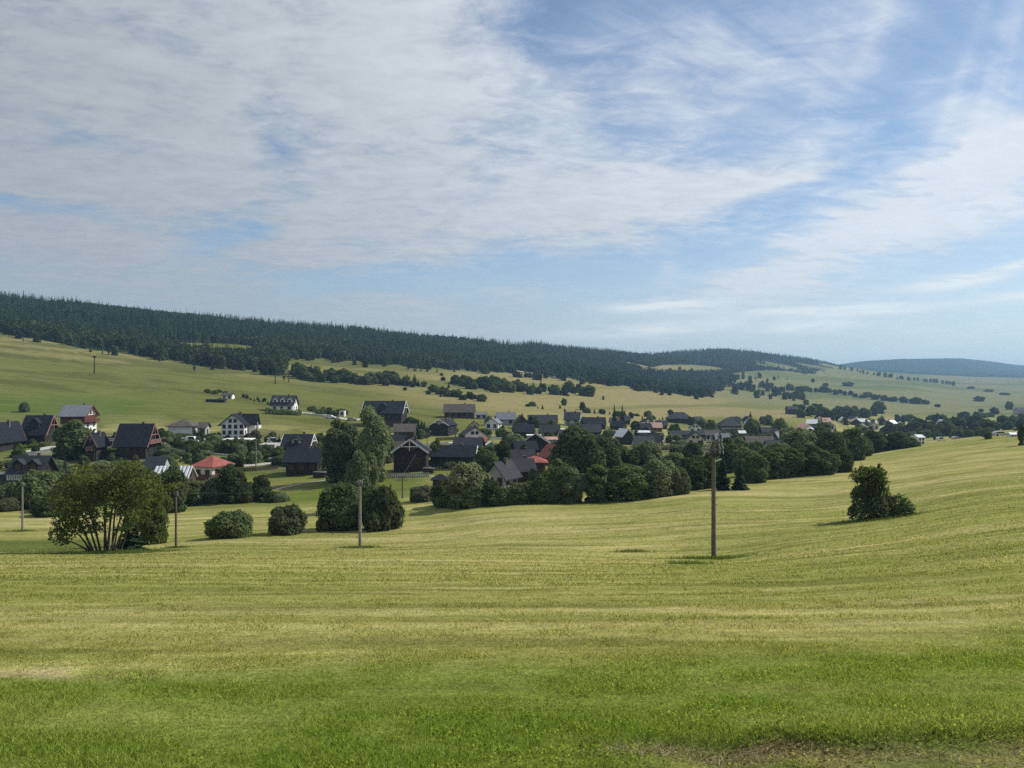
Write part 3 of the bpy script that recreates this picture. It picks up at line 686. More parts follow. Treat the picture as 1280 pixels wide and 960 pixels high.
for px, py, h, w in ((1060, 483, 5, 15), (1032, 483, 4, 8), (1016, 478, 5, 5), (1172, 509, 4, 8), (1224, 502, 6, 14), (1226, 515, 4, 7), (1262, 512, 10, 10), (1214, 486, 3, 10), (1236, 490, 3, 12), (1256, 494, 3, 14),
                     (554, 476, 5, 7), (506, 488, 4, 6), (438, 480, 4, 4), (754, 500, 5, 3), (1255, 549, 0, 0), (552, 470, 4, 5), (700, 511, 4, 3), (706, 515, 4, 3)):
    if h: plant_img('round', px, py, h, w, 'lone_tree', 'single far tree standing by itself in the open meadow', 'tree', 'single trees on the far meadows')
row([(1050, 461), (1110, 472), (1195, 482)], 30, 3, 6, 'hedgerow_tree', None, G, ('round', 'bush'), spread=.6)
plant_img('round', 1235, 549, 8, 10, 'lone_tree', 'small round tree on the crest of the right-hand meadow', 'tree')
plant_img('tall', 1277, 557, 26, 9, 'lone_tree', 'narrow dark tree on the crest at the meadow edge', 'tree')

# --- the forest on the ridge: one mass nobody could count
def build_forest():
    rg = np.random.default_rng(3)
    def samp(n, y0, y1, u0, u1):
        u = rg.uniform(u0, u1, n); y = np.sqrt(rg.uniform(y0*y0, y1*y1, n)); return u*y, y
    xs, ys = [], []
    for n, y0, y1, u0, u1 in ((26000, 480, 1150, -1.05, .0), (22000, 700, 2000, -.35, .36), (16000, 1400, 3200, .0, .48)):
        a, b = samp(n, y0, y1, u0, u1); xs.append(a); ys.append(b)
    x = np.concatenate(xs); y = np.concatenate(ys); z = height(x, y)
    ok = forest_mask(x, y, z, np.maximum(0, rg.normal(size=len(x))*4.5-4.0)); x, y, z = x[ok], y[ok], z[ok]
    thin = fbm2(x*.02, y*.02, 71, 3); ok = rg.random(len(x)) < sstep(thin, .22, .42); x, y, z = x[ok], y[ok], z[ok]
    # drop what the crest hides for good: points well beyond the skyline of their own bearing
    px = 640+F*x/y; sky = np.full(400, 1e9); far = np.zeros(400)
    ub = np.linspace(-1.05, .5, 400)
    for i, u in enumerate(ub):
        zz = height(u*_Yd, _Yd); rr = 480-F*zz/_Yd; sel = (_Yd > 480) & (_Yd < 3400); far[i] = _Yd[sel][np.argmin(rr[sel])]
    lim = np.interp(x/y, ub, far)
    ok = y < lim+90+.03*lim; x, y, z = x[ok], y[ok], z[ok]
    conif = fbm2(x*.008, y*.008, 72, 3)+.25*(rg.random(len(x))-.5) > .54-.16*sstep(z, 25, 75)
    sc = np.where(conif, rg.uniform(.50, 1.12, len(x))+.25*(rg.random(len(x)) < .08), rg.uniform(.5, .95, len(x)))*(1+.25*(fbm2(x*.01, y*.01, 73, 2)-.5))
    sc *= (1+.35*sstep(y, 1300, 2600))*(1-.75*sstep(x/y, .30, .44))
    ex = np.array([(a, b, c, h/(13 if k == 'spruce' else 11)) for a, b, c, h, k in FAR_WOOD]); ek = np.array([k == 'spruce' for *_, k in FAR_WOOD])
    x, y, z, sc = np.r_[x, ex[:, 0]], np.r_[y, ex[:, 1]], np.r_[z, ex[:, 2]], np.r_[sc, ex[:, 3]]; conif = np.r_[conif, ek]
    me = bpy.data.meshes.new('forest'); me.vertices.add(len(x)); me.vertices.foreach_set('co', np.stack([x, y, z-.3], 1).astype(np.float32).ravel())
    me.attributes.new('tree_scale', 'FLOAT', 'POINT').data.foreach_set('value', sc.astype(np.float32))
    me.attributes.new('tree_turn', 'FLOAT', 'POINT').data.foreach_set('value', rg.uniform(0, 6.28, len(x)).astype(np.float32))
    me.attributes.new('tree_kind', 'INT', 'POINT').data.foreach_set('value', np.where(conif, rg.integers(0, 4, len(x)), rg.integers(4, 6, len(x))).astype(np.int32))
    print('FOREST', len(x))
    c = bpy.data.collections.new('forest_tree_shapes')
    for i in range(4):
        tr, cr = spruce(200+i, 13, 6.4+.9*(i % 3), 8, 6, M_FOREST, 1, .03)
        c.objects.link(bpy.data.objects.new('a_forest_spruce_%d' % i, cr))
    for i in range(2):
        tr, cr = broadleaf(210+i, 11, 9, .05, 8, .85, 9, 'round', M_FORESTB)
        c.objects.link(bpy.data.objects.new('b_forest_broadleaf_%d' % i, cr))
    t = bpy.data.node_groups.new('scatter_trees', 'GeometryNodeTree')
    t.interface.new_socket('Geometry', in_out='INPUT', socket_type='NodeSocketGeometry')
    t.interface.new_socket('Geometry', in_out='OUTPUT', socket_type='NodeSocketGeometry')
    N = t.nodes; L = t.links
    gi, go = N.new('NodeGroupInput'), N.new('NodeGroupOutput'); ip = N.new('GeometryNodeInstanceOnPoints'); ci = N.new('GeometryNodeCollectionInfo')
    ci.inputs['Collection'].default_value = c; ci.inputs['Separate Children'].default_value = True; ci.inputs['Reset Children'].default_value = True
    def attr(nm, ty):
        a = N.new('GeometryNodeInputNamedAttribute'); a.data_type = ty; a.inputs['Name'].default_value = nm; return a.outputs[0]
    ip.inputs['Pick Instance'].default_value = True
    L.new(attr('tree_kind', 'INT'), ip.inputs['Instance Index']); L.new(attr('tree_scale', 'FLOAT'), ip.inputs['Scale'])
    cx = N.new('ShaderNodeCombineXYZ'); L.new(attr('tree_turn', 'FLOAT'), cx.inputs[2]); L.new(cx.outputs[0], ip.inputs['Rotation'])
    L.new(gi.outputs[0], ip.inputs['Points']); L.new(ci.outputs[0], ip.inputs['Instance']); L.new(ip.outputs[0], go.inputs[0])
    o = link(bpy.data.objects.new('forest', me)); o.modifiers.new('trees', 'NODES').node_group = t
    tag(o, 'dark spruce forest covering the long ridge across the valley', 'forest', kind='stuff')
build_forest()
# ------------------------------------------------------------------ buildings
W_WHITE = plain('white_render', (.72, .72, .69), .85, .08)
W_CREAM = plain('cream_render', (.58, .52, .42), .85, .10)
W_GREY = plain('grey_render', (.33, .34, .34), .85, .12)
W_DARK = plain('dark_timber', (.028, .024, .023), .8, .25, 3)
W_BROWN = plain('brown_timber', (.070, .050, .038), .8, .25, 3)
W_BRICK = plain('brick_red', (.17, .075, .055), .9, .18, 4)
W_RED = plain('red_brown_board', (.13, .045, .038), .7, .2, 3)
R_DARK = plain('roof_anthracite', (.015, .018, .025), .85, .2, .8, .15)
R_NAVY = plain('roof_slate', (.028, .032, .039), .8, .2, .8, .2)
R_GREY = plain('roof_grey_metal', (.13, .14, .16), .6, .12, .6, .35)
R_BROWN = plain('roof_brown', (.080, .068, .062), .8, .2, .8, .2)
R_RED = plain('roof_red_tile', (.26, .075, .058), .75, .18, .9, .25)
R_PINK = plain('roof_faded_red', (.36, .22, .19), .7, .15, .9)
R_LIGHT = plain('roof_bright_metal', (.62, .64, .66), .40, .10, .8, .5)
M_TRIM = plain('trim_rosewood', (.26, .14, .125), .7, .15, 2)
M_TRIMW = plain('trim_white', (.70, .70, .68), .6, .05, 2)
M_FRAME = plain('window_frame_dark', (.07, .055, .045), .6, .1, 3)
M_FRAMEW = plain('window_frame_white', (.62, .62, .60), .6, .05, 3)
M_CONC = plain('concrete', (.40, .39, .36), .9, .12, 1)
M_GRAVEL = plain('gravel', (.40, .37, .31), .95, .15, 1.2)
M_TAR = plain('asphalt', (.10, .10, .10), .9, .15, 1)
def glass_mat():
    m, g = new_mat('window_glass')
    b = g.node('ShaderNodeBsdfPrincipled'); b.inputs['Base Color'].default_value = (.015, .018, .022, 1)
    b.inputs['Roughness'].default_value = .08; b.inputs['Specular IOR Level'].default_value = .6
    return finish(m, g, b.outputs[0])
M_GLASS = glass_mat()
M_CHIM = plain('chimney_render', (.13, .10, .09), .9, .2, 2)
HOUSES = []; MARKS = []
def near_mark(x, y):
    return min(MARKS, key=lambda m: (m[0]-x)**2+(m[1]-y)**2)[2]
WN = {W_WHITE: 'white', W_BROWN: 'brown', W_GREY: 'grey', W_DARK: 'dark', W_CREAM: 'cream', W_BRICK: 'brick'}
RN = {R_NAVY: 'slate roof', R_BROWN: 'brown roof', R_DARK: 'black roof', R_GREY: 'grey roof', R_LIGHT: 'bright metal roof', R_PINK: 'faded red roof'}

class MB:
    def __init__(s): s.V = []; s.F = []
    def box(s, x0, x1, y0, y1, z0, z1):
        o = len(s.V); s.V += [(x, y, z) for z in (z0, z1) for x, y in ((x0, y0), (x1, y0), (x1, y1), (x0, y1))]
        s.F += [tuple(o+i for i in f) for f in ((0, 3, 2, 1), (4, 5, 6, 7), (0, 1, 5, 4), (1, 2, 6, 5), (2, 3, 7, 6), (3, 0, 4, 7))]; return s
    def hexa(s, b, t):
        """bottom and top quads"""
        o = len(s.V); s.V += [tuple(p) for p in b]+[tuple(p) for p in t]
        s.F += [tuple(o+i for i in f) for f in ((0, 3, 2, 1), (4, 5, 6, 7), (0, 1, 5, 4), (1, 2, 6, 5), (2, 3, 7, 6), (3, 0, 4, 7))]; return s
    def poly(s, pts, faces):
        o = len(s.V); s.V += [tuple(p) for p in pts]; s.F += [tuple(o+i for i in f) for f in faces]; return s
    def build(s, name, mat, parent=None, loc=None):
        me = bpy.data.meshes.new(name); me.from_pydata(s.V, [], s.F); me.materials.append(mat); me.update()
        o = link(bpy.data.objects.new(name, me)); o.parent = parent
        if loc: o.location = loc
        return o
def beam(mb, a, b, w, h):
    """a board from a to b, w thick along y/x, h high"""
    a = np.array(a, float); b = np.array(b, float); d = unit(b-a); s = np.cross(d, (0, 0, 1.0)); s = s/max(np.linalg.norm(s), 1e-6)*w/2; u = np.cross(s, d); u = u/np.linalg.norm(u)*h/2
    return mb.hexa([a-s-u, b-s-u, b+s-u, a+s-u], [a-s+u, b-s+u, b+s+u, a+s+u])
_wm = {}
def window(parent, x, y, z, w, h, face, frame):
    """a framed window with its own pane on one face (f front, r right, l left) of a house"""
    k = (round(w, 2), round(h, 2), face, frame.name)
    if k not in _wm:
        fr = MB(); t = .09
        def bx(m, a0, a1, z0, z1, d0, d1):
            if face == 'f': m.box(a0, a1, -d1, -d0, z0, z1)
            elif face == 'r': m.box(d0, d1, a0, a1, z0, z1)
            else: m.box(-d1, -d0, a0, a1, z0, z1)
        for a0, a1, z0, z1 in ((-w/2-t, -w/2, -h/2-t, h/2+t), (w/2, w/2+t, -h/2-t, h/2+t), (-w/2, w/2, h/2, h/2+t), (-w/2, w/2, -h/2-t, -h/2), (-.03, .03, -h/2, h/2)):
            bx(fr, a0, a1, z0, z1, -.05, .07)
        bx(fr, -w/2-.15, w/2+.15, -h/2-t-.07, -h/2-t-.003, -.04, .16)
        pn = MB(); bx(pn, -w/2, w/2, -h/2, h/2, -.04, .02)
        me = []
        for mb, mt in ((fr, frame), (pn, M_GLASS)):
            q = bpy.data.meshes.new('window'); q.from_pydata(mb.V, [], mb.F); q.materials.append(mt); me.append(q)
        _wm[k] = me
    a, b = _wm[k]
    o = link(bpy.data.objects.new('window', a)); o.parent = parent; o.location = (x, y, z)
    p = link(bpy.data.objects.new('pane', b)); p.parent = o
def gable_roof(w, d, hw, hr, ov, th, ridge):
    """two slabs"""
    out = []
    W, D = (w, d) if ridge == 'x' else (d, w)
    sl = hr/(D/2); L = W/2+ov
    for s in (-1, 1):
        e = D/2+ov; ze = hw-ov*sl
        b = [(-L, s*e, ze), (L, s*e, ze), (L, 0, hw+hr), (-L, 0, hw+hr)]
        if s > 0: b = b[::-1]
        t = [(x, y, z+th) for x, y, z in b]
        if ridge == 'y': b = [(-y, x, z) for x, y, z in b]; t = [(-y, x, z) for x, y, z in t]
        out.append(MB().hexa(b, t))
    return out
def house(name, label, px, py, w, hw, hr, d=None, yaw=0.0, ridge='x', wall=W_WHITE, roof=R_DARK, win=(3, 2), swin=(2, 2), ov=.7, trim=None,
          chimney=True, balcony=None, dormer=0, cat_='house', group=None, frame=None, px_units=True, lower=None, upper=None, back=0.0):
    """w, hw, hr: width, height to the eaves and of the roof, in photo pixels at that distance (or metres)"""
    x, y, z = hit(px, py); S = y/F if px_units else 1.0
    d = w*.8 if d is None else d; u = (px-640)/F; W = w; w = max(.55*W, W-d*abs(u)*.9)      # part of the seen width is the side wall
    x += math.copysign((W-w)/2*S, u)
    w, hw, hr, d = w*S, hw*S*.92, hr*S*.90, d*S
    y2 = y+d/2+back; x2 = x*y2/y; zg = min(z, float(height(x2, y2)))
    root = link(bpy.data.objects.new(name, None)); root.location = (x2, y2, z); root.rotation_euler = (0, 0, R(yaw))
    frame = frame or M_FRAME
    f = -2.5; hwx, hdy = w/2, d/2
    m = MB()
    if ridge in ('hip', 'flat'): m.box(-hwx, hwx, -hdy, hdy, f, hw)
    elif ridge == 'x':
        P = [(-hwx, -hdy, f), (hwx, -hdy, f), (hwx, hdy, f), (-hwx, hdy, f), (-hwx, -hdy, hw), (hwx, -hdy, hw), (hwx, hdy, hw), (-hwx, hdy, hw), (-hwx, 0, hw+hr-.02), (hwx, 0, hw+hr-.02)]
        m.poly(P, [(0, 1, 5, 4), (1, 2, 6, 9, 5), (2, 3, 7, 6), (3, 0, 4, 8, 7), (4, 5, 9, 8), (6, 7, 8, 9)])
    else:
        P = [(-hwx, -hdy, f), (hwx, -hdy, f), (hwx, hdy, f), (-hwx, hdy, f), (-hwx, -hdy, hw), (hwx, -hdy, hw), (hwx, hdy, hw), (-hwx, hdy, hw), (0, -hdy, hw+hr-.02), (0, hdy, hw+hr-.02)]
        m.poly(P, [(0, 1, 5, 8, 4), (1, 2, 6, 5), (2, 3, 7, 9, 6), (3, 0, 4, 7), (5, 6, 9, 8), (7, 4, 8, 9)])
    m.build('wall', wall, root)
    if lower: MB().box(-hwx-.03, hwx+.03, -hdy-.03, hdy+.03, f, hw*.42).build('lower_wall', lower, root)
    if upper: MB().box(-hwx-.03, hwx+.03, -hdy-.03, hdy+.03, hw*.55, hw-.05).build('upper_wall', upper, root)
    if ridge in ('x', 'y'):
        rs = gable_roof(w, d, hw+.02, hr, ov, .2, ridge); rf = None
        for q in rs: rf = q.build('roof', roof, root)
    elif ridge == 'hip':
        o = ov; rl = max(.3, (w-d)/2+.2); sl = hr/(d/2); ze = hw-.1
        P = [(-hwx-o, -hdy-o, ze), (hwx+o, -hdy-o, ze), (hwx+o, hdy+o, ze), (-hwx-o, hdy+o, ze), (-hwx-o, -hdy-o, ze+.18), (hwx+o, -hdy-o, ze+.18), (hwx+o, hdy+o, ze+.18), (-hwx-o, hdy+o, ze+.18), (-rl, 0, hw+hr), (rl, 0, hw+hr)]
        rf = MB().poly(P, [(0, 3, 2, 1), (0, 1, 5, 4), (1, 2, 6, 5), (2, 3, 7, 6), (3, 0, 4, 7), (4, 5, 9, 8), (6, 7, 8, 9), (5, 6, 9), (7, 4, 8)]).build('roof', roof, root)
    else:
        rf = MB().box(-hwx-ov, hwx+ov, -hdy-ov, hdy+ov, hw, hw+.28).build('roof', roof, root)
    if chimney and ridge in ('x', 'y'):
        cx, cy = (w*.18, d*.10) if ridge == 'x' else (w*.12, d*.1)
        zt = hw+hr+.6; c = MB().box(cx-.3, cx+.3, cy-.3, cy+.3, hw+hr*.5, zt); c.box(cx-.38, cx+.38, cy-.38, cy+.38, zt, zt+.12)
        c.build('chimney', M_CHIM, rf)
    if win:
        nc, nr = win; ww = min(1.15, w/(nc*2.1)); wh = min(1.3, hw/(nr*1.9))
        for r in range(nr):
            for c in range(nc):
                window(root, -hwx+w*(c+.5)/nc, -hdy, hw*(r+.55)/nr, ww, wh, 'f', frame)
        if ridge == 'y' and hr > 2.4:
            for c in (-.7, .7) if w > 6 else (0,): window(root, c*1.1, -hdy, hw+hr*.32, min(.9, ww), min(1.1, hr*.3), 'f', frame)
    if swin:
        nc, nr = swin; ww = min(1.1, d/(nc*2.1)); wh = min(1.3, hw/(nr*1.9))
        for s, fc in ((1, 'r'), (-1, 'l')):
            for r in range(nr):
                for c in range(nc): window(root, s*hwx, -hdy+d*(c+.5)/nc, hw*(r+.55)/nr, ww, wh, fc, frame)
            if ridge == 'x' and hr > 2.4: window(root, s*hwx, 0, hw+hr*.30, .9, min(1.2, hr*.3), fc, frame)
    if trim and ridge in ('x', 'y'):
        W, D = (w, d) if ridge == 'x' else (d, w); sl = hr/(D/2)
        for e in (-1, 1):
            for s in (-1, 1):
                b = MB(); q = e*(W/2+ov+.04); A = (q, s*(D/2+ov), hw-ov*sl+.08); B = (q, 0, hw+hr+.08)
                if ridge == 'y': A = (-A[1], A[0], A[2]); B = (-B[1], B[0], B[2])
                beam(b, A, B, .08, .34).build('bargeboard', trim, root)
            # timber truss in the gable
            b = MB(); zq = hw+hr*.42; yq = D/2*(1-.42)
            A, B = (e*(W/2+ov), -yq, zq), (e*(W/2+ov), yq, zq); C_, D_ = (e*(W/2+ov), 0, hw+.1), (e*(W/2+ov), 0, hw+hr)
            if ridge == 'y': A, B, C_, D_ = [(-p[1], p[0], p[2]) for p in (A, B, C_, D_)]
            beam(b, A, B, .16, .2); b.box(D_[0]-.09, D_[0]+.09, D_[1]-.09, D_[1]+.09, C_[2], D_[2]-.1)
            b.build('gable_truss', trim, root)
    if balcony:
        fc, zb, bm = balcony; zb = zb*hw; b = MB(); t = MB()
        if fc == 'f':
            b.box(-hwx+.2, hwx-.2, -hdy-1.3, -hdy+.05, zb-.15, zb); t.box(-hwx+.2, hwx-.2, -hdy-1.32, -hdy-1.22, zb+.9, zb+1.02)
            for i in range(int(w/.5)): xx = -hwx+.25+i*.5; t.box(xx, xx+.28, -hdy-1.30, -hdy-1.24, zb+.05, zb+.92)
        else:
            b.box(hwx-.05, hwx+1.3, -hdy+.2, hdy-.2, zb-.15, zb); t.box(hwx+1.22, hwx+1.32, -hdy+.2, hdy-.2, zb+.9, zb+1.02)
            for i in range(int(d/.5)): yy = -hdy+.25+i*.5; t.box(hwx+1.24, hwx+1.30, yy, yy+.28, zb+.05, zb+.92)
        q = b.build('balcony', bm, root); t.build('railing', bm, q)
    for i in range(dormer):
        xx = -hwx+w*(i+.5)/dormer; dw = min(1.3, w/dormer*.32); zb = hw+hr*.18; dh = hr*.42
        m = MB(); y0 = -hdy*.80; y1 = -hdy*.05
        m.poly([(xx-dw, y0, zb), (xx+dw, y0, zb), (xx+dw, y1, zb), (xx-dw, y1, zb), (xx-dw, y0, zb+dh), (xx+dw, y0, zb+dh), (xx+dw, y1, zb+dh), (xx-dw, y1, zb+dh), (xx, y0, zb+dh*1.6), (xx, y1, zb+dh*1.6)],
               [(0, 1, 5, 8, 4), (1, 2, 6, 5), (2, 3, 7, 9, 6), (3, 0, 4, 7), (5, 6, 9, 8), (7, 4, 8, 9)])
        dm = m.build('dormer', wall, root); r_ = MB()
        for s in (-1, 1):
            b = [(xx+s*(dw+.35), y0-.4, zb+dh*.82), (xx+s*(dw+.35), y1, zb+dh*.82), (xx, y1, zb+dh*1.62), (xx, y0-.4, zb+dh*1.62)]
            r_.hexa(b, [(a, b_, c+.12) for a, b_, c in b])
        r_.build('dormer_roof', roof, dm)
        window(root, xx, y0, zb+dh*.5, min(1.0, dw), min(1.0, dh*.7), 'f', frame)
    HOUSES.append((x2, y2, w, d))
    if not group and len(label.split()) <= 10: MARKS.append((x2, y2, label))
    tag(root, label, cat_, group)
    root['w'] = w; root['d'] = d; root['hw'] = hw; root['hr'] = hr
    return root

# --- the left end of the village, nearest us
house('timber_chalet', 'dark chalet with pale red gable boards, leftmost beside the lawn', 12, 566, 24, 22, 18, 46, 0, 'y', W_DARK, R_DARK, (2, 1), (3, 1), .9, M_TRIM, balcony=('f', .95, M_TRIM))
house('timber_chalet', 'long dark chalet roof with one small roof gable, beside the round tree', 58, 556, 44, 17, 22, 30, 4, 'x', W_DARK, R_DARK, (4, 1), (2, 1), .9, M_TRIM, dormer=1)
house('guest_house', 'tall house with grey metal roof, red fascia and red balconies', 107, 545, 46, 28, 13, 34, 6, 'x', W_WHITE, R_GREY, (4, 2), (2, 3), .9, W_RED, balcony=('r', .66, W_RED), upper=W_RED)
house('timber_house', 'narrow timber framed gable house half hidden behind the leafy tree', 126, 577, 20, 26, 12, 26, 0, 'y', W_DARK, R_DARK, (2, 2), (2, 2), .8, M_TRIM, balcony=('f', .6, M_TRIM))
house('garage', 'low white garage between the dark chalets', 144, 560, 14, 11, 0, 10, 0, 'flat', W_WHITE, R_GREY, (1, 1), None, .2, cat_='garage')
house('timber_chalet', 'steep black roofed chalet with a pale gable lattice beside the farm wall', 179, 574, 50, 22, 25, 34, 2, 'x', W_DARK, R_DARK, (4, 1), (2, 1), 1.0, M_TRIM, balcony=('r', .95, M_TRIM))
house('lodge', 'big shaded house with two small gables in its grey roof', 50, 616, 56, 26, 22, 34, 0, 'x', W_DARK, R_NAVY, (5, 1), (2, 1), .9, dormer=2, balcony=('f', .72, W_GREY))
house('shed', 'flat grey terrace roof beside the lodge', 3, 616, 26, 22, 3, 24, 0, 'flat', W_GREY, R_GREY, (2, 1), None, .4, cat_='shed', chimney=False)
house('shed', 'low shed with a sloping slate roof above the corrugated one', 202, 592, 34, 8, 13, 26, 4, 'x', W_GREY, R_NAVY, (2, 1), None, .3, chimney=False, cat_='shed')
h11 = house('shed', 'open shed under a ribbed bright corrugated metal roof', 225, 610, 54, 12, 15, 34, 4, 'x', W_BROWN, R_LIGHT, (3, 1), (1, 1), .4, chimney=False, cat_='shed')
for i in range(18):            # ribs of the corrugated sheet
    w, d, hw, hr = h11['w'], h11['d'], h11['hw'], h11['hr']; xx = -w/2-.3+(w+.6)*(i+.5)/18; m = MB()
    beam(m, (xx, -d/2-.38, hw-.4*hr/(d/2)+.28), (xx, -.05, hw+hr+.24), .16, .10).build('roof_rib', R_GREY if i % 2 else R_LIGHT, h11)
house('cottage', 'small house with red hipped roof and brick side wall', 272, 600, 40, 18, 13, 36, -18, 'hip', W_CREAM, R_RED, (2, 1), (2, 1), .8, lower=W_BRICK)
house('bungalow', 'white bungalow with a brown hipped roof and porch', 236, 546, 40, 14, 9, 30, 4, 'hip', W_WHITE, R_BROWN, (0, 0), (2, 1), .9)
house('bungalow', 'open porch building with brown roof joined to the white bungalow', 258, 546, 14, 13, 6, 16, 4, 'x', W_GREY, R_BROWN, (1, 1), (1, 1), .6, chimney=False)
def white_guesthouse():
    r = house('guest_house', 'large white four-storey guest house with dark cross-gabled roof beside the parking yard', 302, 552, 40, 24, 13, 38, 5, 'y', W_WHITE, R_DARK, (4, 3), (3, 3), .9)
    w, d, hw, hr = r['w'], r['d'], r['hw'], r['hr']; m = MB()      # side wing with its own gable towards the sun
    x0, x1, y0, y1 = w/2-.02, w/2+2.4, -d*.02, d*.40; ym = (y0+y1)/2; zt = hw+hr*.92
    m.poly([(x0, y0, -2.5), (x1, y0, -2.5), (x1, y1, -2.5), (x0, y1, -2.5), (x0, y0, hw), (x1, y0, hw), (x1, y1, hw), (x0, y1, hw), (-.2, ym, zt), (x1, ym, zt), ],
           [(0, 1, 5, 4), (1, 2, 6, 9, 5), (2, 3, 7, 6), (4, 5, 9, 8), (6, 7, 8, 9)])
    m.build('side_wing', W_WHITE, r); rr = MB(); sl = (zt-hw)/(ym-y0)
    for s in (-1, 1):
        e = ym+s*(ym-y0+.6); ze = hw-.6*sl+.05
        b = [(-.3, e, ze), (x1+.7, e, ze), (x1+.7, ym, zt+.05), (-.3, ym, zt+.05)]; rr.hexa(b, [(a, b_, c+.2) for a, b_, c in b])
    rr.build('wing_roof', R_DARK, r)
    for zc in (.18, .5, .84, 1.15):
        for yc in (.3, .7): window(r, x1, y0+(y1-y0)*yc, hw*zc, .85, 1.25, 'r', M_FRAME)
    b = MB().box(x1-.05, x1+1.1, y0+.2, y1-.2, hw*.68, hw*.68+.15); q = b.build('balcony', W_WHITE, r)
    MB().box(x1+1.02, x1+1.1, y0+.2, y1-.2, hw*.68+.15, hw*.68+1.0).build('railing', W_WHITE, q)
    return r
white_guesthouse()
house('brick_annex', 'flat white roofed brick annex in front of the white guest house', 302, 561, 38, 11.5, 0, 22, 5, 'flat', W_BRICK, M_TRIMW, (0, 0), (3, 1), .5, cat_='annex')
house('retaining_terrace', 'pale concrete terrace block with a dark garage opening', 341, 566, 28, 10, 0, 30, 4, 'flat', M_CONC, M_CONC, (1, 1), None, .05, cat_='terrace')
house('mansard_house', 'white house with steep dark mansard roof, highest on the slope', 359, 516, 34, 11, 12, 26, 2, 'x', W_WHITE, R_NAVY, (3, 1), (2, 1), .7, dormer=3)
house('farm_house', 'dark slate roofed house with grey gable wing beside the parking yard', 378, 571, 40, 14, 15, 34, 0, 'x', W_GREY, R_DARK, (3, 1), (2, 1), .8, M_TRIMW, dormer=1)
house('farm_house', 'broad black house hidden below the poplars', 386, 594, 48, 20, 14, 36, 0, 'x', W_DARK, R_DARK, (3, 1), (2, 1), .9)
house('shed', 'white field shed with bushes, high on the slope', 287, 499, 16, 5, 3, 10, 0, 'x', W_WHITE, R_BROWN, (2, 1), None, .3, cat_='shed', chimney=False)
house('shed', 'long low dark cattle shed beside the white field shed', 271, 503, 26, 3, 1, 6, -6, 'x', W_DARK, R_DARK, None, None, .2, cat_='shed', chimney=False)
house('garage', 'small white garage at the end of the gravel drive', 429, 521, 8, 8, 0, 8, 0, 'flat', W_WHITE, R_GREY, (1, 1), None, .1, cat_='garage')
house('manor_house', 'tall dark timber house with steep roof and pointed gable, alone above the poplars', 484, 534, 54, 20, 15, 34, -4, 'x', W_DARK, R_DARK, (5, 2), (2, 2), .8, M_TRIMW, dormer=1, lower=W_BROWN)
house('farm_house', 'brown house with pale panels below the tall timber house', 508, 552, 28, 14, 9, 24, 0, 'x', W_BROWN, R_BROWN, (3, 1), (2, 1), .6)
house('farm_house', 'low dark house behind the tallest poplar', 492, 563, 34, 11, 8, 26, 0, 'x', W_GREY, R_DARK, (3, 1), (2, 1), .6)
house('barn', 'black tarred barn with a bright line on its verge', 516, 590, 44, 28, 16, 30, 0, 'y', W_DARK, R_DARK, (2, 1), None, .7, M_TRIMW, cat_='barn')
# --- the middle
house('timber_hall', 'grey brown timber hall with a long shingle roof on the slope', 575, 523, 38, 9, 10, 22, 0, 'x', W_BROWN, R_BROWN, (5, 1), (2, 1), .6, cat_='hall')
house('shed', 'low pale shed joined to the timber hall', 602, 524, 14, 6, 3, 10, 0, 'x', W_GREY, R_GREY, (2, 1), None, .3, cat_='shed', chimney=False)
house('modern_house', 'dark boxy house with pale sloping roof edge in the meadow', 556, 545, 26, 15, 7, 26, -20, 'y', W_DARK, R_DARK, (3, 2), (2, 1), .5, M_TRIMW)
house('cottage', 'small cottage with pale front gable next to the boxy dark house', 591, 541, 13, 8, 6, 12, 0, 'y', W_CREAM, R_BROWN, (2, 1), (1, 1), .5)
house('cottage', 'white rendered cottage with sunlit gable behind the garden trees', 617, 537, 17, 9, 7, 16, -15, 'y', W_WHITE, R_GREY, (2, 1), (1, 1), .5)
house('long_house', 'long black house with a bright white verge at its right end', 568, 582, 56, 14, 12, 26, -6, 'x', W_DARK, R_DARK, (6, 1), (2, 1), .7, M_TRIMW)
house('annex', 'small white box standing behind the long black house', 566, 563, 9, 9, 0, 8, 0, 'flat', W_WHITE, M_TRIMW, (1, 1), None, .2, cat_='annex')
house('shed', 'low building under a rust red roof in the garden strip', 596, 557, 26, 5, 5, 14, 0, 'x', W_BROWN, R_RED, (3, 1), None, .3, cat_='shed', chimney=False)
house('shed', 'white tin roofed shed beside the round trees', 613, 563, 14, 6, 5, 12, 10, 'y', W_GREY, R_LIGHT, (1, 1), None, .3, cat_='shed', chimney=False)
house('twin_gable_house', 'grey roofed house with its gable turned to the meadow', 628, 611, 26, 18, 17, 36, -28, 'y', W_GREY, R_NAVY, (2, 1), (2, 1), .8)
house('twin_gable_house', 'grey roofed wing standing behind the meadow-facing gable', 652, 603, 24, 17, 13, 30, 12, 'x', W_BROWN, R_NAVY, (2, 1), (2, 1), .7)
house('barn', 'pale slate barn roof under the rounded tree', 652, 580, 30, 8, 10, 22, 0, 'x', W_GREY, R_NAVY, (2, 1), None, .5, cat_='barn')
house('cottage', 'brick cottage with bright red hipped roof', 668, 592, 26, 15, 8, 24, 0, 'hip', W_BRICK, R_RED, (2, 1), (2, 1), .7)
house('cottage', 'steep red roofed cottage beside the big willow', 690, 582, 26, 13, 14, 24, 22, 'y', W_BRICK, R_RED, (2, 1), (2, 1), .6)
house('workshop', 'workshop with a bright white flat roof', 667, 556, 17, 12, 0, 16, 0, 'flat', W_GREY, M_TRIMW, (2, 1), None, .3, cat_='workshop')
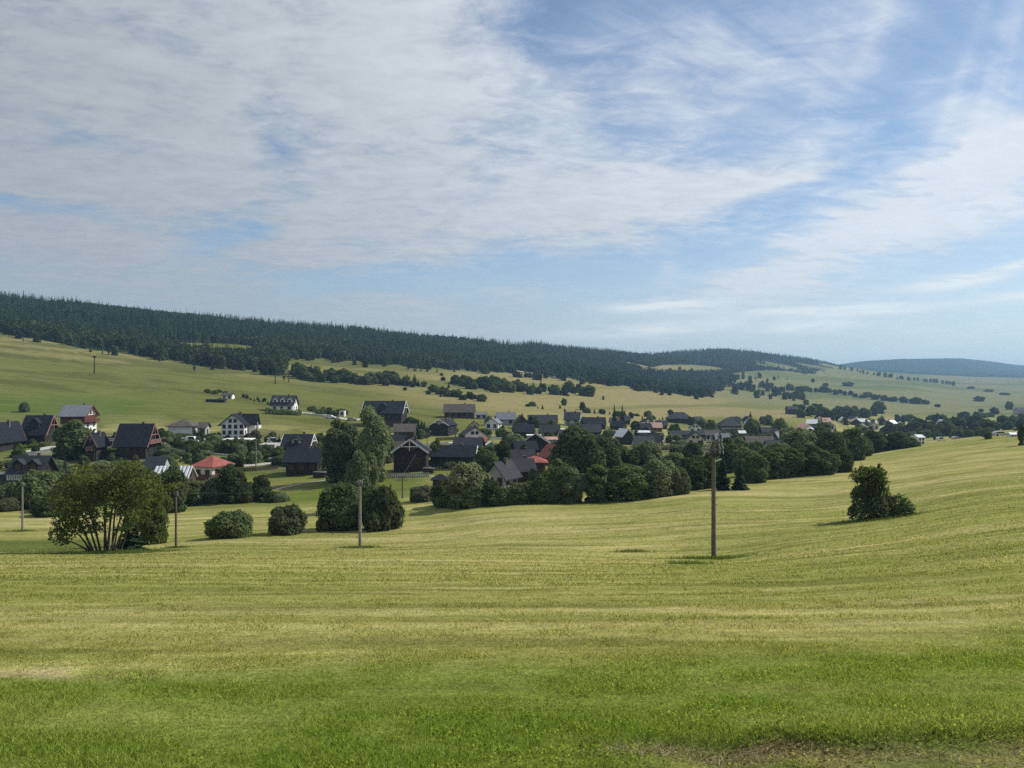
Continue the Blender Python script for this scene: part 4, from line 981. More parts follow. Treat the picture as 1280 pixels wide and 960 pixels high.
house('workshop', 'workshop with pale pink roof behind the red cottages', 690, 561, 22, 12, 3, 20, 8, 'x', W_GREY, R_PINK, (2, 1), None, .3, cat_='workshop', chimney=False)
house('workshop', 'long pale grey roofed store above the white workshop', 689, 545, 32, 6, 3, 18, 4, 'x', W_GREY, R_LIGHT, (3, 1), None, .3, cat_='workshop', chimney=False)
house('gazebo', 'small dark hipped garden pavilion at the wood edge', 551, 609, 18, 10, 7, 18, 0, 'hip', W_BROWN, R_DARK, (2, 1), (2, 1), .5, cat_='pavilion')
house('farm_house', 'brown roofed farmhouse at the left of the dark row', 651, 536, 16, 9, 9, 14, 10, 'y', W_BROWN, R_BROWN, (2, 1), (1, 1), .5)
house('farm_house', 'long low slate roofed farmhouse in the dark row', 678, 534, 36, 7, 9, 18, 0, 'x', W_DARK, R_NAVY, (4, 1), (1, 1), .5)
house('farm_house', 'taller slate house with pale right verge in the dark row', 715, 533, 20, 10, 9, 18, -10, 'x', W_GREY, R_NAVY, (2, 2), (2, 1), .5, M_TRIMW)
house('farm_house', 'black roofed house just left of the twin spruces', 742, 536, 28, 6, 9, 18, 0, 'x', W_DARK, R_DARK, (3, 1), (1, 1), .5)
house('farm_house', 'dark house half hidden behind the willow crown', 730, 548, 40, 9, 9, 20, 0, 'x', W_BROWN, R_NAVY, (3, 1), (1, 1), .5)
house('modern_house', 'dark gabled house with two bright white roof patches', 779, 556, 18, 12, 9, 18, 24, 'y', W_DARK, R_LIGHT, (2, 1), (1, 1), .5)
house('shed', 'pale grey workshop below the faded red roof', 802, 550, 19, 9, 3, 12, 0, 'x', W_GREY, R_LIGHT, (3, 1), None, .3, cat_='shed', chimney=False)
house('shed', 'dark lean-to right of the pale grey workshop', 821, 550, 15, 6, 3, 12, 0, 'x', W_DARK, R_NAVY, (2, 1), None, .3, cat_='shed', chimney=False)
house('barn', 'barn with a long faded red roof', 813, 539, 27, 5, 6, 14, 0, 'x', W_BRICK, R_PINK, (4, 1), None, .4, cat_='barn', chimney=False)
house('barn', 'long blue black barn on the slope above the village', 847, 529, 33, 6, 9, 18, 0, 'hip', W_DARK, R_NAVY, (5, 1), None, .5, cat_='barn')
house('annex', 'white end wall beside the blue black barn', 868, 530, 6, 7, 2, 8, 0, 'x', W_WHITE, R_NAVY, (1, 2), None, .2, cat_='annex', chimney=False)
house('stable', 'long dark stable behind the parked cars', 856, 550, 44, 7, 5, 14, 0, 'x', W_DARK, R_NAVY, (6, 1), None, .4, cat_='stable', chimney=False)
house('inn', 'large dark hipped inn with a terrace, behind the tall pole', 908, 541, 32, 9, 11, 22, 0, 'hip', W_BROWN, R_NAVY, (5, 2), (2, 1), .6, balcony=('f', .5, W_GREY), cat_='inn')
house('cottage', 'grey cottage with brown roof right below the inn', 888, 551, 22, 8, 6, 14, 0, 'x', W_GREY, R_BROWN, (3, 1), (1, 1), .4)
house('shed', 'bright tin roofed shed right of the inn', 926, 547, 10, 6, 3, 8, 0, 'x', W_BROWN, R_LIGHT, (1, 1), None, .3, cat_='shed', chimney=False)
house('farm_house', 'red brown farmhouse above the stream belt', 946, 562, 38, 9, 8, 18, 0, 'x', W_RED, R_BROWN, (5, 1), (2, 1), .5)
house('farm_house', 'dark roofed farmhouse with a pale terrace by the stream belt', 964, 566, 22, 9, 7, 16, 0, 'x', W_GREY, R_NAVY, (3, 1), (1, 1), .5, balcony=('f', .5, M_CONC))
house('cottage', 'cottage with sunlit white gable boards at the belt end', 1005, 564, 20, 9, 8, 18, 20, 'y', W_WHITE, R_LIGHT, (2, 1), (1, 1), .5, M_TRIMW)
house('farm_house', 'dark farmhouse on the slope left of the far hamlet', 988, 518, 16, 7, 4, 10, 0, 'x', W_BROWN, R_NAVY, (3, 1), (1, 1), .4)
house('shed', 'white roofed shed on the meadow crest', 1144, 556, 15, 10, 3, 14, 8, 'x', W_WHITE, R_LIGHT, (2, 2), None, .4, cat_='shed', chimney=False)
house('farm_house', 'blue roofed building standing beyond the right-hand crest', 1272, 519, 18, 6, 4, 12, 0, 'x', W_GREY, R_NAVY, (3, 1), None, .4, chimney=False)
house('greenhouse', 'low white roofed greenhouse behind the crest trees', 1264, 546, 16, 2.6, 2, 8, 4, 'x', W_WHITE, R_LIGHT, (3, 1), None, .2, cat_='greenhouse', chimney=False)
rh = np.random.default_rng(8)
for i in range(30):            # the far hamlet
    px = 1000+rh.uniform(0, 1)*200; py = 526+rh.uniform(0, 24)-(px-1000)*.02
    wl = (W_WHITE, W_CREAM, W_BROWN, W_GREY, W_DARK)[rh.integers(5)]; rf = (R_LIGHT, R_LIGHT, R_NAVY, R_BROWN, R_DARK, R_PINK)[rh.integers(6)]
    x, y, z = hit(px, py); s = 7.5*F/y; ax = 'xy'[rh.integers(2)]
    house('village_house', 'small %s house with %s%s in the tree-filled far hamlet' % (WN[wl], RN[rf], (' showing its gable' if ax == 'y' else '')), px, py, s*rh.uniform(.8, 1.3), s*.38, s*.32, s*.8, rh.uniform(-30, 30), ax, wl, rf, (2, 1), (1, 1), .5, chimney=False, group='houses of the far hamlet')

rh = np.random.default_rng(31); nh = 0
for i in range(400):           # the close-set small houses of the middle
    px = rh.uniform(445, 985); py = rh.uniform(np.interp(px, [445, 640, 985], [540, 530, 528]), np.interp(px, [445, 640, 985], [580, 572, 556]))
    x, y, z = hit(px, py); s = rh.uniform(5.5, 8.5)*F/y
    if any(abs(x-hx) < (hw_+s*y/F)/2+1 and abs(y+4-hy) < hd/2+6 for hx, hy, hw_, hd in HOUSES): continue
    wl = (W_WHITE, W_BROWN, W_GREY, W_DARK, W_DARK, W_CREAM, W_BRICK)[rh.integers(7)]; rf = (R_NAVY, R_BROWN, R_DARK, R_DARK, R_NAVY, R_GREY)[rh.integers(6)]
    house('village_house', 'small %s house near the %s' % (WN[wl], near_mark(x, y)), px, py, s, s*.36, s*.36, s*.8, rh.uniform(-18, 18), 'xxy'[rh.integers(3)], wl, rf, (2, 1), (1, 1), .5, chimney=bool(rh.integers(2)), group='close-set houses of the village middle'); nh += 1
    if nh > 34: break

# ------------------------------------------------------------------ cars
CARP = [plain('car_white', (.75, .75, .75), .3, .03, 1, .5), plain('car_silver', (.42, .43, .45), .3, .03, 1, .5), plain('car_dark', (.04, .045, .06), .3, .03, 1, .5), plain('car_red', (.35, .04, .03), .3, .03, 1, .5)]
M_TYRE = plain('tyre', (.02, .02, .02), .9, .1)
def prism(prof, y0, y1):
    n = len(prof); m = MB(); m.poly([(x, y0, z) for x, z in prof]+[(x, y1, z) for x, z in prof],
        [tuple(range(n)), tuple(range(2*n-1, n-1, -1))]+[(i, i+n, (i+1) % n+n, (i+1) % n) for i in range(n)]); return m
def car(px, py, yaw, paint, van, label, group=None):
    x, y, z = hit(px, py); r = link(bpy.data.objects.new('parked_car', None)); r.location = (x, y, z+.02); r.rotation_euler = (0, 0, R(yaw))
    h = 1.95 if van else 1.45
    prof = [(-2.15, .28), (2.15, .28), (2.2, .75), (1.2, .92), (.55, h), (-1.5 if not van else -2.1, h), (-2.12, .95)]
    prism(prof, -.86, .86).build('body', paint, r)
    gl = [(1.02, .97), (.50, h-.10), (-1.35 if not van else -1.2, h-.10), (-1.75 if not van else -1.2, .97)]
    prism(gl, -.875, .875).build('side_windows', M_GLASS, r)
    for cx in (-1.35, 1.35):
        for s in (-1, 1):
            v, f = tube([(cx, s*.68, .31), (cx, s*.90, .31)], [.32, .32], 12)
            f2 = np.concatenate([f]); me = bpy.data.meshes.new('wheel'); me.from_pydata([tuple(p) for p in v], [], [tuple(q) for q in f2]+[tuple(range(12)), tuple(range(23, 11, -1))]); me.materials.append(M_TYRE)
            o = link(bpy.data.objects.new('wheel', me)); o.parent = r
    tag(r, label, 'car', group)
for i, (px, py, yw, p, v, lab) in enumerate((
    (342, 554.5, 20, 0, 1, 'white van on the terrace beside the white guest house'), (349, 555, 15, 2, 0, 'dark car on the terrace beside the white van'), (355, 555, 10, 0, 0, 'white car at the terrace edge beside the slate roofed house'),
    (230, 553, 5, 0, 0, 'white car before the white bungalow wall'), (241, 553, 0, 0, 1, 'white van before the white bungalow wall'), (263, 556, 8, 0, 0, 'white car between the porch building and brick annex'),
    (413, 523, -5, 0, 0, 'white car on the gravel drive below the mansard house'), (440, 526, 5, 1, 0, 'silver car at the end of the gravel drive'),
    (836, 553, 0, 0, 0, 'white car before the long dark stable'), (868, 553, 0, 1, 0, 'silver car before the long dark stable'),
    (1176, 551, 0, 0, 1, 'white van behind the crest of the right-hand meadow'), (1195, 549, 10, 1, 0, 'silver car behind the crest of the right-hand meadow'), (1250, 545, 0, 1, 0, 'silver car beside the low greenhouse'))):
    car(px, py, yw, CARP[p], v, lab)

# ------------------------------------------------------------------ roads, paths, walls, hedges
def ribbon(name, label, pts, wd, mat, dz=.06, n=60):
    P = np.array([hit(px, py)[:2] for px, py in pts]); t = np.r_[0, np.cumsum(np.hypot(*np.diff(P, axis=0).T))]; s = np.linspace(0, t[-1], n)
    c = np.stack([np.interp(s, t, P[:, 0]), np.interp(s, t, P[:, 1])], 1)
    for _ in range(6): c[1:-1] = (c[:-2]+2*c[1:-1]+c[2:])/4
    d = unit(np.gradient(c, axis=0)); nrm = np.stack([-d[:, 1], d[:, 0]], 1); V = []
    k = 5
    for j in range(k):
        e = c+nrm*wd*(j/(k-1)-.5); V.append(np.stack([e[:, 0], e[:, 1], height(e[:, 0], e[:, 1])+dz], 1))
    V = np.stack(V, 1).reshape(-1, 3); i = np.arange(n*k).reshape(n, k)
    Fc = np.stack([i[:-1, :-1], i[:-1, 1:], i[1:, 1:], i[1:, :-1]], -1).reshape(-1, 4)
    if wd > 0: Fc = Fc[:, ::-1]
    o = link(bpy.data.objects.new(name, mesh_np(name, V, Fc, mat, True))); return tag(o, label, kind='structure')
ribbon('road', 'pale lane running past the spruce', [(225, 592), (262, 583), (300, 583), (345, 579), (378, 575), (420, 578)], 3.6, M_GRAVEL)
ribbon('path', 'thin pale track across the green bank', [(345, 612), (380, 604), (430, 598), (470, 593), (505, 593), (560, 597), (590, 603)], 1.0, M_GRAVEL)
ribbon('road', 'gravel drive below the mansard house', [(376, 516), (395, 517), (415, 521), (440, 525), (455, 524)], 5.0, M_GRAVEL)
ribbon('road', 'concrete yard between the left chalets', [(18, 566), (45, 563), (68, 558)], 4.0, M_CONC)
ribbon('road', 'village street', [(470, 562), (540, 556), (620, 548), (700, 541), (800, 554), (880, 556), (960, 553)], 5.0, M_TAR)
ribbon('path', 'bare track at the forest foot', [(643, 463.5), (670, 468), (700, 473)], 9.0, M_GRAVEL, .5)
ribbon('yard', 'paved yard beside the white bungalow', [(215, 549), (245, 550), (280, 553)], 9.0, M_CONC)
def hedge(label, pts, h, w, mat=M_LEAF, seed=1):
    rg = np.random.default_rng(seed); P = np.array([hit(px, py)[:2] for px, py in pts]); t = np.r_[0, np.cumsum(np.hypot(*np.diff(P, axis=0).T))]
    L = []; s = 0
    c0 = P.mean(0); z0 = float(height(*c0))
    while s < t[-1]:
        x, y = np.interp(s, t, P[:, 0]), np.interp(s, t, P[:, 1]); hh = h*rg.uniform(.75, 1.2)
        L.append((x-c0[0]+rg.normal()*.2, y-c0[1]+rg.normal()*.2, float(height(x, y))-z0+hh*.45, w*rg.uniform(.8, 1.2), hh*.6)); s += w*1.1
    V, Fc = [], []
    Ps = []; Ns = []
    for cx, cy, cz, rx, rz in L:
        k = int(90*rx*rx+60); D = unit(rg.normal(size=(k, 3))); D[:, 2] = np.abs(D[:, 2])*np.where(rg.random(k) < .4, -1, 1)
        Ps.append(D*rg.uniform(.7, 1.08, (k, 1))*np.array([rx, rx, rz])+np.array([cx, cy, cz])); Ns.append(D)
    V, Fc = leaf_quads(np.concatenate(Ps), np.concatenate(Ns), .28, rg)
    r = link(bpy.data.objects.new('hedge', mesh_np('hedge', V, Fc, mat))); r.location = (c0[0], c0[1], z0)
    tag(r, label, 'hedge')
hedge('long dark hedge below the bungalow yard and brick annex', [(222, 560), (262, 564), (300, 567), (332, 570)], 2.6, 1.4, seed=2)
hedge('dark hedge below the concrete terrace', [(330, 571), (352, 573), (372, 575)], 2.4, 1.5, seed=3)
hedge('dark hedge under the mansard house', [(334, 517), (350, 518.5), (372, 519)], 2.2, 1.6, seed=4)
hedge('clipped garden hedge below the leftmost chalets', [(26, 561), (45, 559), (66, 557)], 1.3, 1.0, M_LEAF3, seed=5)
hedge('low hedge along the stable yard', [(800, 562), (850, 562), (905, 560)], 1.6, 1.2, M_LEAF2, seed=6)
def wall_run(name, label, pts, h, mat, th=.25):
    P = np.array([hit(px, py) for px, py in pts]); m = MB()
    for a, b in zip(P[:-1], P[1:]):
        d = unit(b[:2]-a[:2]); s = np.array([-d[1], d[0]])*th/2
        q = [(a[0]-s[0], a[1]-s[1]), (b[0]-s[0], b[1]-s[1]), (b[0]+s[0], b[1]+s[1]), (a[0]+s[0], a[1]+s[1])]; zz = [a[2], b[2], b[2], a[2]]
        m.hexa([(x, y, z-.6) for (x, y), z in zip(q, zz)], [(x, y, z+h) for (x, y), z in zip(q, zz)])
    o = m.build(name, mat); return tag(o, label, 'wall' if 'wall' in name else 'fence')
wall_run('garden_wall', 'white garden wall along the lane beside the spruce', [(336, 577), (352, 578), (366, 577)], 1.1, M_TRIMW)
wall_run('garden_wall', 'pale low wall below the hedge of the brick annex', [(228, 563), (262, 568), (290, 571)], .5, M_CONC)
wall_run('board_fence', 'grey board fence along the stable meadow', [(815, 560), (850, 562), (900, 563)], 1.0, W_GREY)

# fences of upright boards, woodpiles and small clutter round the houses
def board_fence(label, pts, h, mat, step=.42):
    P = np.array([hit(px, py) for px, py in pts]); r = link(bpy.data.objects.new('garden_fence', None)); r.location = tuple(P[0]); me = None
    t = np.r_[0, np.cumsum(np.hypot(*np.diff(P[:, :2], axis=0).T))]; n = int(t[-1]/step)
    for i in range(n):
        x = np.interp(i*step, t, P[:, 0]); y = np.interp(i*step, t, P[:, 1]); z = float(height(x, y))
        if me is None:
            m = MB().box(-step*.38, step*.38, -.02, .02, -.15, h); me = bpy.data.meshes.new('board'); me.from_pydata(m.V, [], m.F); me.materials.append(mat)
        o = link(bpy.data.objects.new('board', me)); o.parent = r; o.location = (x-P[0][0], y-P[0][1], z-P[0][2]); k = min(np.searchsorted(t, i*step, side='right'), len(P)-1)
        o.rotation_euler = (0, 0, math.atan2(P[k][1]-P[k-1][1], P[k][0]-P[k-1][0]))
    for a, b in zip(P[:-1], P[1:]):
        m = MB(); q = a-P[0]; w_ = b-P[0]; beam(m, (q[0], q[1]+.05, q[2]+h*.7), (w_[0], w_[1]+.05, w_[2]+h*.7), .05, .1); m.build('rail', mat, r)
    tag(r, label, 'fence')
board_fence('dark board fence before the steep black roofed chalet', [(150, 582), (175, 583), (205, 583)], 1.2, W_BROWN)
board_fence('grey board fence below the yard of the left chalets', [(22, 571), (45, 569), (70, 566)], 1.1, W_GREY)
board_fence('pale board fence below the white bungalow yard', [(210, 556), (240, 557), (275, 559)], 1.0, W_CREAM)
board_fence('brown board fence beside the lane and red hipped roof', [(292, 590), (320, 589), (350, 586)], 1.0, W_BROWN)
board_fence('grey board fence along the drive of the mansard house', [(380, 519), (402, 521), (425, 524)], 1.0, W_GREY)
board_fence('dark board fence before the long black house', [(540, 588), (570, 588), (600, 589)], 1.1, W_DARK)
board_fence('brown board fence in the gardens below the timber hall', [(545, 551), (580, 550), (615, 547)], 1.2, W_BROWN)
board_fence('grey board fence before the black tarred barn', [(480, 598), (510, 597), (538, 596)], 1.0, W_GREY)
def woodpile(px, py, n, label):
    x, y, z = hit(px, py); r = link(bpy.data.objects.new('woodpile', None)); r.location = (x, y, z); r.rotation_euler = (0, 0, R(random.uniform(-20, 20))); me = None
    for row_ in range(5):
        for i in range(n):
            if me is None:
                v, f = tube([(0, -.5, 0), (0, .5, 0)], [.13, .13], 7); me = bpy.data.meshes.new('log'); me.from_pydata([tuple(p) for p in v], [], [tuple(q) for q in f]+[tuple(range(7)), tuple(range(13, 6, -1))]); me.materials.append(W_BROWN)
            o = link(bpy.data.objects.new('log', me)); o.parent = r; o.location = ((i-n/2)*.26+(row_ % 2)*.13, random.uniform(-.05, .05), .13+row_*.225)
    MB().box(-n*.14, n*.14+.1, -.65, .65, 1.30, 1.36).build('cover_sheet', R_GREY, r)
    tag(r, label, 'woodpile')
woodpile(222, 603, 12, 'stacked firewood under a grey sheet beside the corrugated shed'); woodpile(214, 570, 14, 'stacked firewood under a sheet beside the steep black chalet')
woodpile(400, 597, 12, 'stacked firewood under a sheet below the poplars'); woodpile(536, 592, 10, 'stacked firewood under a sheet beside the tarred barn')

# ------------------------------------------------------------------ poles, lift pylons, wires
M_POLE = plain('pole_concrete', (.23, .21, .18), .9, .2, 2)
M_POLED = plain('pole_weathered_wood', (.125, .105, .085), .9, .25, 3)
M_STEEL = plain('galvanised_steel', (.12, .125, .125), .5, .1, 3, .5, .4)
M_LIFT = plain('lift_steel_dark', (.035, .04, .04), .6, .1, 1)
M_CERAM = plain('insulator_ceramic', (.35, .33, .31), .3, .1, 3, .5)
M_WIRE = plain('wire', (.16, .16, .17), .5, .1)
TOPS = {}
def pole(px, py, hpx, rpx, mat, label, arms=0, armw=1.8, key=None, yaw=0, steps=False):
    x, y, z = hit(px, py); S = y/F; h = hpx*S; r0 = rpx*S/2
    r = link(bpy.data.objects.new('utility_pole', None)); r.location = (x, y, z); r.rotation_euler = (0, 0, R(yaw))
    v, f = tube([(0, 0, -.6), (0, 0, h*.5), (0, 0, h)], [r0, r0*.88, r0*.72], 10)
    me = bpy.data.meshes.new('pole'); me.from_pydata([tuple(p) for p in v], [], [tuple(q) for q in f]+[tuple(range(20, 30))]); me.materials.append(mat)
    o = link(bpy.data.objects.new('pole', me)); o.parent = r
    ends = []
    for i in range(arms):
        za = h-.12-i*.62; aw = armw*(1 if i % 2 else .86)
        a = MB().box(-aw/2, aw/2, -r0*.7-.09, -r0*.7+.01, za-.06, za+.06); ar = a.build('crossarm', M_STEEL, r)
        b = MB(); beam(b, (-aw*.3, -r0*.7-.03, za-.07), (0, -r0*.7-.03, za-.45), .04, .05); beam(b, (aw*.3, -r0*.7-.03, za-.07), (0, -r0*.7-.03, za-.45), .04, .05); b.build('brace', M_STEEL, ar)
        for t in (-.48, -.30, .30, .48):
            v, f = tube([(t*aw, -r0*.7-.04, za+.06), (t*aw, -r0*.7-.04, za+.13), (t*aw, -r0*.7-.04, za+.20), (t*aw, -r0*.7-.04, za+.30)], [.035, .075, .05, .03], 8)
            me = mesh_np('insulator', v, f, M_CERAM, True); q = link(bpy.data.objects.new('insulator', me)); q.parent = r
            v, f = tube([(t*aw, -r0*.7-.04, za-.06), (t*aw, -r0*.7-.04, za-.18), (t*aw, -r0*.7-.04, za-.36)], [.02, .06, .03], 8)
            me = mesh_np('insulator', v, f, M_CERAM, True); q = link(bpy.data.objects.new('insulator', me)); q.parent = r
        ends.append((x, y-r0*.7-.04, z+za+.28))
    if not arms:
        m = MB(); m.box(-r0*1.5, r0*1.5, -r0*1.3, r0*1.3, h-.55, h-.30); m.build('cap_bracket', M_STEEL, r)
        for s in (-1, 1):
            v, f = tube([(s*r0*1.3, 0, h-.32), (s*r0*1.3, 0, h-.2), (s*r0*1.3, 0, h-.05)], [.03, .07, .03], 8)
            q = link(bpy.data.objects.new('insulator', mesh_np('insulator', v, f, M_CERAM, True))); q.parent = r
        ends.append((x, y, z+h-.1))
    if steps:       # a lamp bracket and step irons up the upper half
        m = MB(); beam(m, (r0*.4, -r0*.5, h-1.72), (r0+.42, -r0*.5-.1, h-1.52), .08, .06); m.build('side_bracket', M_TRIMW, r)
        for i in range(14):
            s = 1 if i % 2 else -1; zz = h*.42+i*h*.031; m = MB().box(min(s*r0*.6, s*(r0*.6+.22)), max(s*r0*.6, s*(r0*.6+.22)), -.02, .02, zz, zz+.04); m.build('step_iron', M_STEEL, r)
        m = MB().box(-r0*1.25, r0*1.25, -r0*1.3, -r0*.5, h*.86, h*.90); m.build('clamp', M_LIFT, r)
    tag(r, label, 'pole'); TOPS[key] = ends
    return r
pole(892, 697, 146, 6.0, M_POLED, 'tall dark pole with two insulator crossarms in the open mown meadow', 2, 1.6, 'A', 6, True)
pole(450, 684, 84, 4.2, M_POLE, 'grey concrete pole in front of the big dark thicket', 0, key='B')
pole(220, 684, 70, 3.0, M_POLED, 'thin brown pole right of the many-stemmed tree', 0, key='C')
pole(28, 663, 60, 2.6, M_POLE, 'thin pale pole at the far side of the paddock', 0, key='D')
pole(503, 623, 28, 2.0, M_POLED, 'short dark pole with crossarm in the village meadow', 2, 2.4, 'E', 0)
pole(320, 583, 34, 1.5, M_POLE, 'pale lamp pole beside the lane and spruce', 0, key='F')
pole(534, 562, 20, 1.0, M_POLED, 'thin pole before the black tarred barn', 1, 1.6, 'G')
pole(118, 577, 22, 1.0, M_POLE, 'thin pale post beside the timber framed house', 0, key='H')
def wire(a, b, sag, rr, label):
    a = np.array(a); b = np.array(b); t = np.linspace(0, 1, 24)[:, None]
    p = a+(b-a)*t-np.array([0, 0, 1])*sag*4*t*(1-t); v, f = tube(p, [rr]*24, 4)
    tag(link(bpy.data.objects.new('overhead_wire', mesh_np('overhead_wire', v, f, M_WIRE))), label, 'wire')
wire(TOPS['D'][0], TOPS['C'][0], .5, .010, 'thin wire between the pale pole and the thin brown pole')
wire(TOPS['C'][0], TOPS['B'][0], .6, .010, 'thin wire between the thin brown pole and the grey pole')
wire(TOPS['G'][0], TOPS['E'][0], .5, .014, 'thin wire between the short dark pole and the barn pole')
def pylon(px, py, hpx, kind, label):
    x, y, z = hit(px, py); S = y/F; h = hpx*S; r = link(bpy.data.objects.new('lift_pylon', None)); r.location = (x, y, z)
    v, f = tube([(0, 0, -.5), (0, 0, h)], [.36, .28], 8); o = link(bpy.data.objects.new('mast', mesh_np('mast', v, f, M_LIFT, True))); o.parent = r
    aw = 1.35 if kind else .75
    MB().box(-aw-.15, aw+.15, -.12, .12, h-.25, h).build('crossarm', M_LIFT, r)
    for s in (-1, 1):
        q = MB().box(s*aw-.35, s*aw+.35, -.35, .35, h-.75, h-.28).build('pulley_block', M_LIFT, r)
        for t in (-.22, .22):
            v, f = tube([(s*aw+t, -.4, h-.85), (s*aw+t, .4, h-.85)], [.18, .18], 8); me = mesh_np('pulley', v, f, M_LIFT); k = link(bpy.data.objects.new('pulley', me)); k.parent = q
    if kind: MB().box(-.75, .75, -.6, .6, h*.35, h*.72).build('control_cabin', M_LIFT, r)
    tag(r, label, 'pylon')
for px, py, h, k, lab in ((29, 427, 9, 0, 'dark ski lift pylon by the upper forest edge'), (118, 467, 22, 0, 'tall thin ski lift pylon in the mid slope'), (128, 443, 15, 0, 'ski lift pylon next to the dark lift cabin'),
                          (136, 444, 8, 1, 'short pylon carrying the dark lift cabin'), (243, 465, 9, 1, 'lone short ski lift pylon with dark cabin'), (344, 480, 16, 0, 'left pylon of the ski lift portal'),
                          (355, 476, 8, 1, 'short middle pylon of the ski lift portal'), (361, 478, 15, 0, 'right pylon of the ski lift portal')):
    pylon(px, py, h, k, lab)
# ------------------------------------------------------------------ garden trees between the houses
VT = [(470, 545, 14, 14), (527, 548, 22, 24), (520, 540, 16, 16), (600, 540, 14, 18), (612, 532, 12, 14), (632, 531, 14, 14), (690, 545, 16, 20),
      (745, 537, 18, 24), (795, 552, 20, 16), (843, 546, 16, 16), (812, 527, 9, 10), (838, 519, 7, 8), (876, 540, 16, 16), (890, 545, 18, 18), (940, 545, 22, 22),
      (955, 552, 24, 26), (975, 548, 24, 24), (960, 532, 14, 14), (985, 556, 22, 26), (938, 528, 14, 10), (705, 497+10, 9, 8), (728, 513, 10, 8), (845, 572, 12, 20), (800, 585, 14, 16),
      (400, 566, 12, 16), (250, 560, 9, 16), (232, 560, 8, 16), (205, 568, 14, 20), (295, 562, 10, 16), (30, 516, 12, 14), (312, 532, 0, 0), (480, 580, 40, 30), (370, 592, 12, 14),
      (640, 560, 20, 18), (655, 572, 16, 14), (694, 580, 26, 22), (668, 606, 20, 18), (820, 575, 22, 26), (775, 585, 26, 30), (900, 566, 26, 30), (925, 570, 22, 26), (865, 580, 26, 28), (945, 575, 22, 24), (970, 574, 20, 26)]

rv = np.random.default_rng(23)
for i in range(430):
    px = rv.uniform(-10, 985) if rv.random() < .75 else rv.uniform(0, 330); lo = np.interp(px, [0, 150, 400, 640, 985], [548, 548, 545, 530, 532]); hi = np.interp(px, [0, 150, 330, 400, 520, 640, 985], [618, 596, 582, 594, 590, 585, 562])
    VT.append((px, rv.uniform(lo, hi), rv.uniform(5, 15), 0))
GT = {'round': 'dark rounded tree by the ', 'willow': 'grey green tree by the ', 'bush': 'low dark bush by the ', 'spruce': 'pointed spruce by the ', 'wbush': 'low pale bush by the '}
for px, py, h, w in VT:
    if not h: continue
    x, y, z = hit(px, py); k = ('round', 'round', 'willow', 'bush', 'wbush', 'spruce')[rv.integers(6)]
    if not w:
        if px < 400: h *= 1.2
        w = h*(1.7 if 'bush' in k else .5 if k == 'spruce' else rv.uniform(.8, 1.2)); h = h*(.6 if 'bush' in k else 1)
    rad = w/F*y/2; y += rad*.64; x = (px-640)/F*y
    if any(abs(x-hx) < hw/2+rad*.55 and abs(y-hy) < hd/2+rad*.55 for hx, hy, hw, hd in HOUSES): continue
    plant(k, x, y, float(height(x, y)), h/F*y, 2*rad, 'garden_bush' if 'bush' in k else 'garden_tree', GT[k]+near_mark(x, y), 'bush' if 'bush' in k else 'tree', 'garden trees of the village')
# ------------------------------------------------------------------ grass
def grass_material():
    m, g = new_mat('grass_blades')
    a = g.node('ShaderNodeAttribute', attribute_name='cover').outputs['Color']
    k = g.ss(g.node('ShaderNodeNewGeometry').outputs['Random Per Island'], 0, 1, .45, 1.65)
    c = g.vm('SCALE', a, scale=k)
    d = g.node('ShaderNodeBsdfDiffuse'); g.put(d.inputs[0], c)
    t = g.node('ShaderNodeBsdfTranslucent'); g.put(t.inputs[0], g.vm('MULTIPLY', c, (1.2, 1.25, .75)))
    mx = g.node('ShaderNodeMixShader'); mx.inputs[0].default_value = .5
    g.nt.links.new(d.outputs[0], mx.inputs[1]); g.nt.links.new(t.outputs[0], mx.inputs[2])
    return finish(m, g, mx.outputs[0])
M_BLADE = grass_material()
def blades(x, y, h, w, lean, rg, tint):
    n = len(x); z = height(x, y); a = rg.uniform(0, 6.28, n); b = rg.uniform(0, 6.28, n)
    L = lean*h; P = np.stack([x, y, z-.01], 1); S = np.stack([np.cos(a), np.sin(a), 0*a], 1)*(w/2)[:, None]
    T = P+np.stack([np.cos(b)*L, np.sin(b)*L, h], 1)
    V = np.stack([P-S, P+S, T], 1).reshape(-1, 3)
    return V, np.repeat(tint, 3, 0)
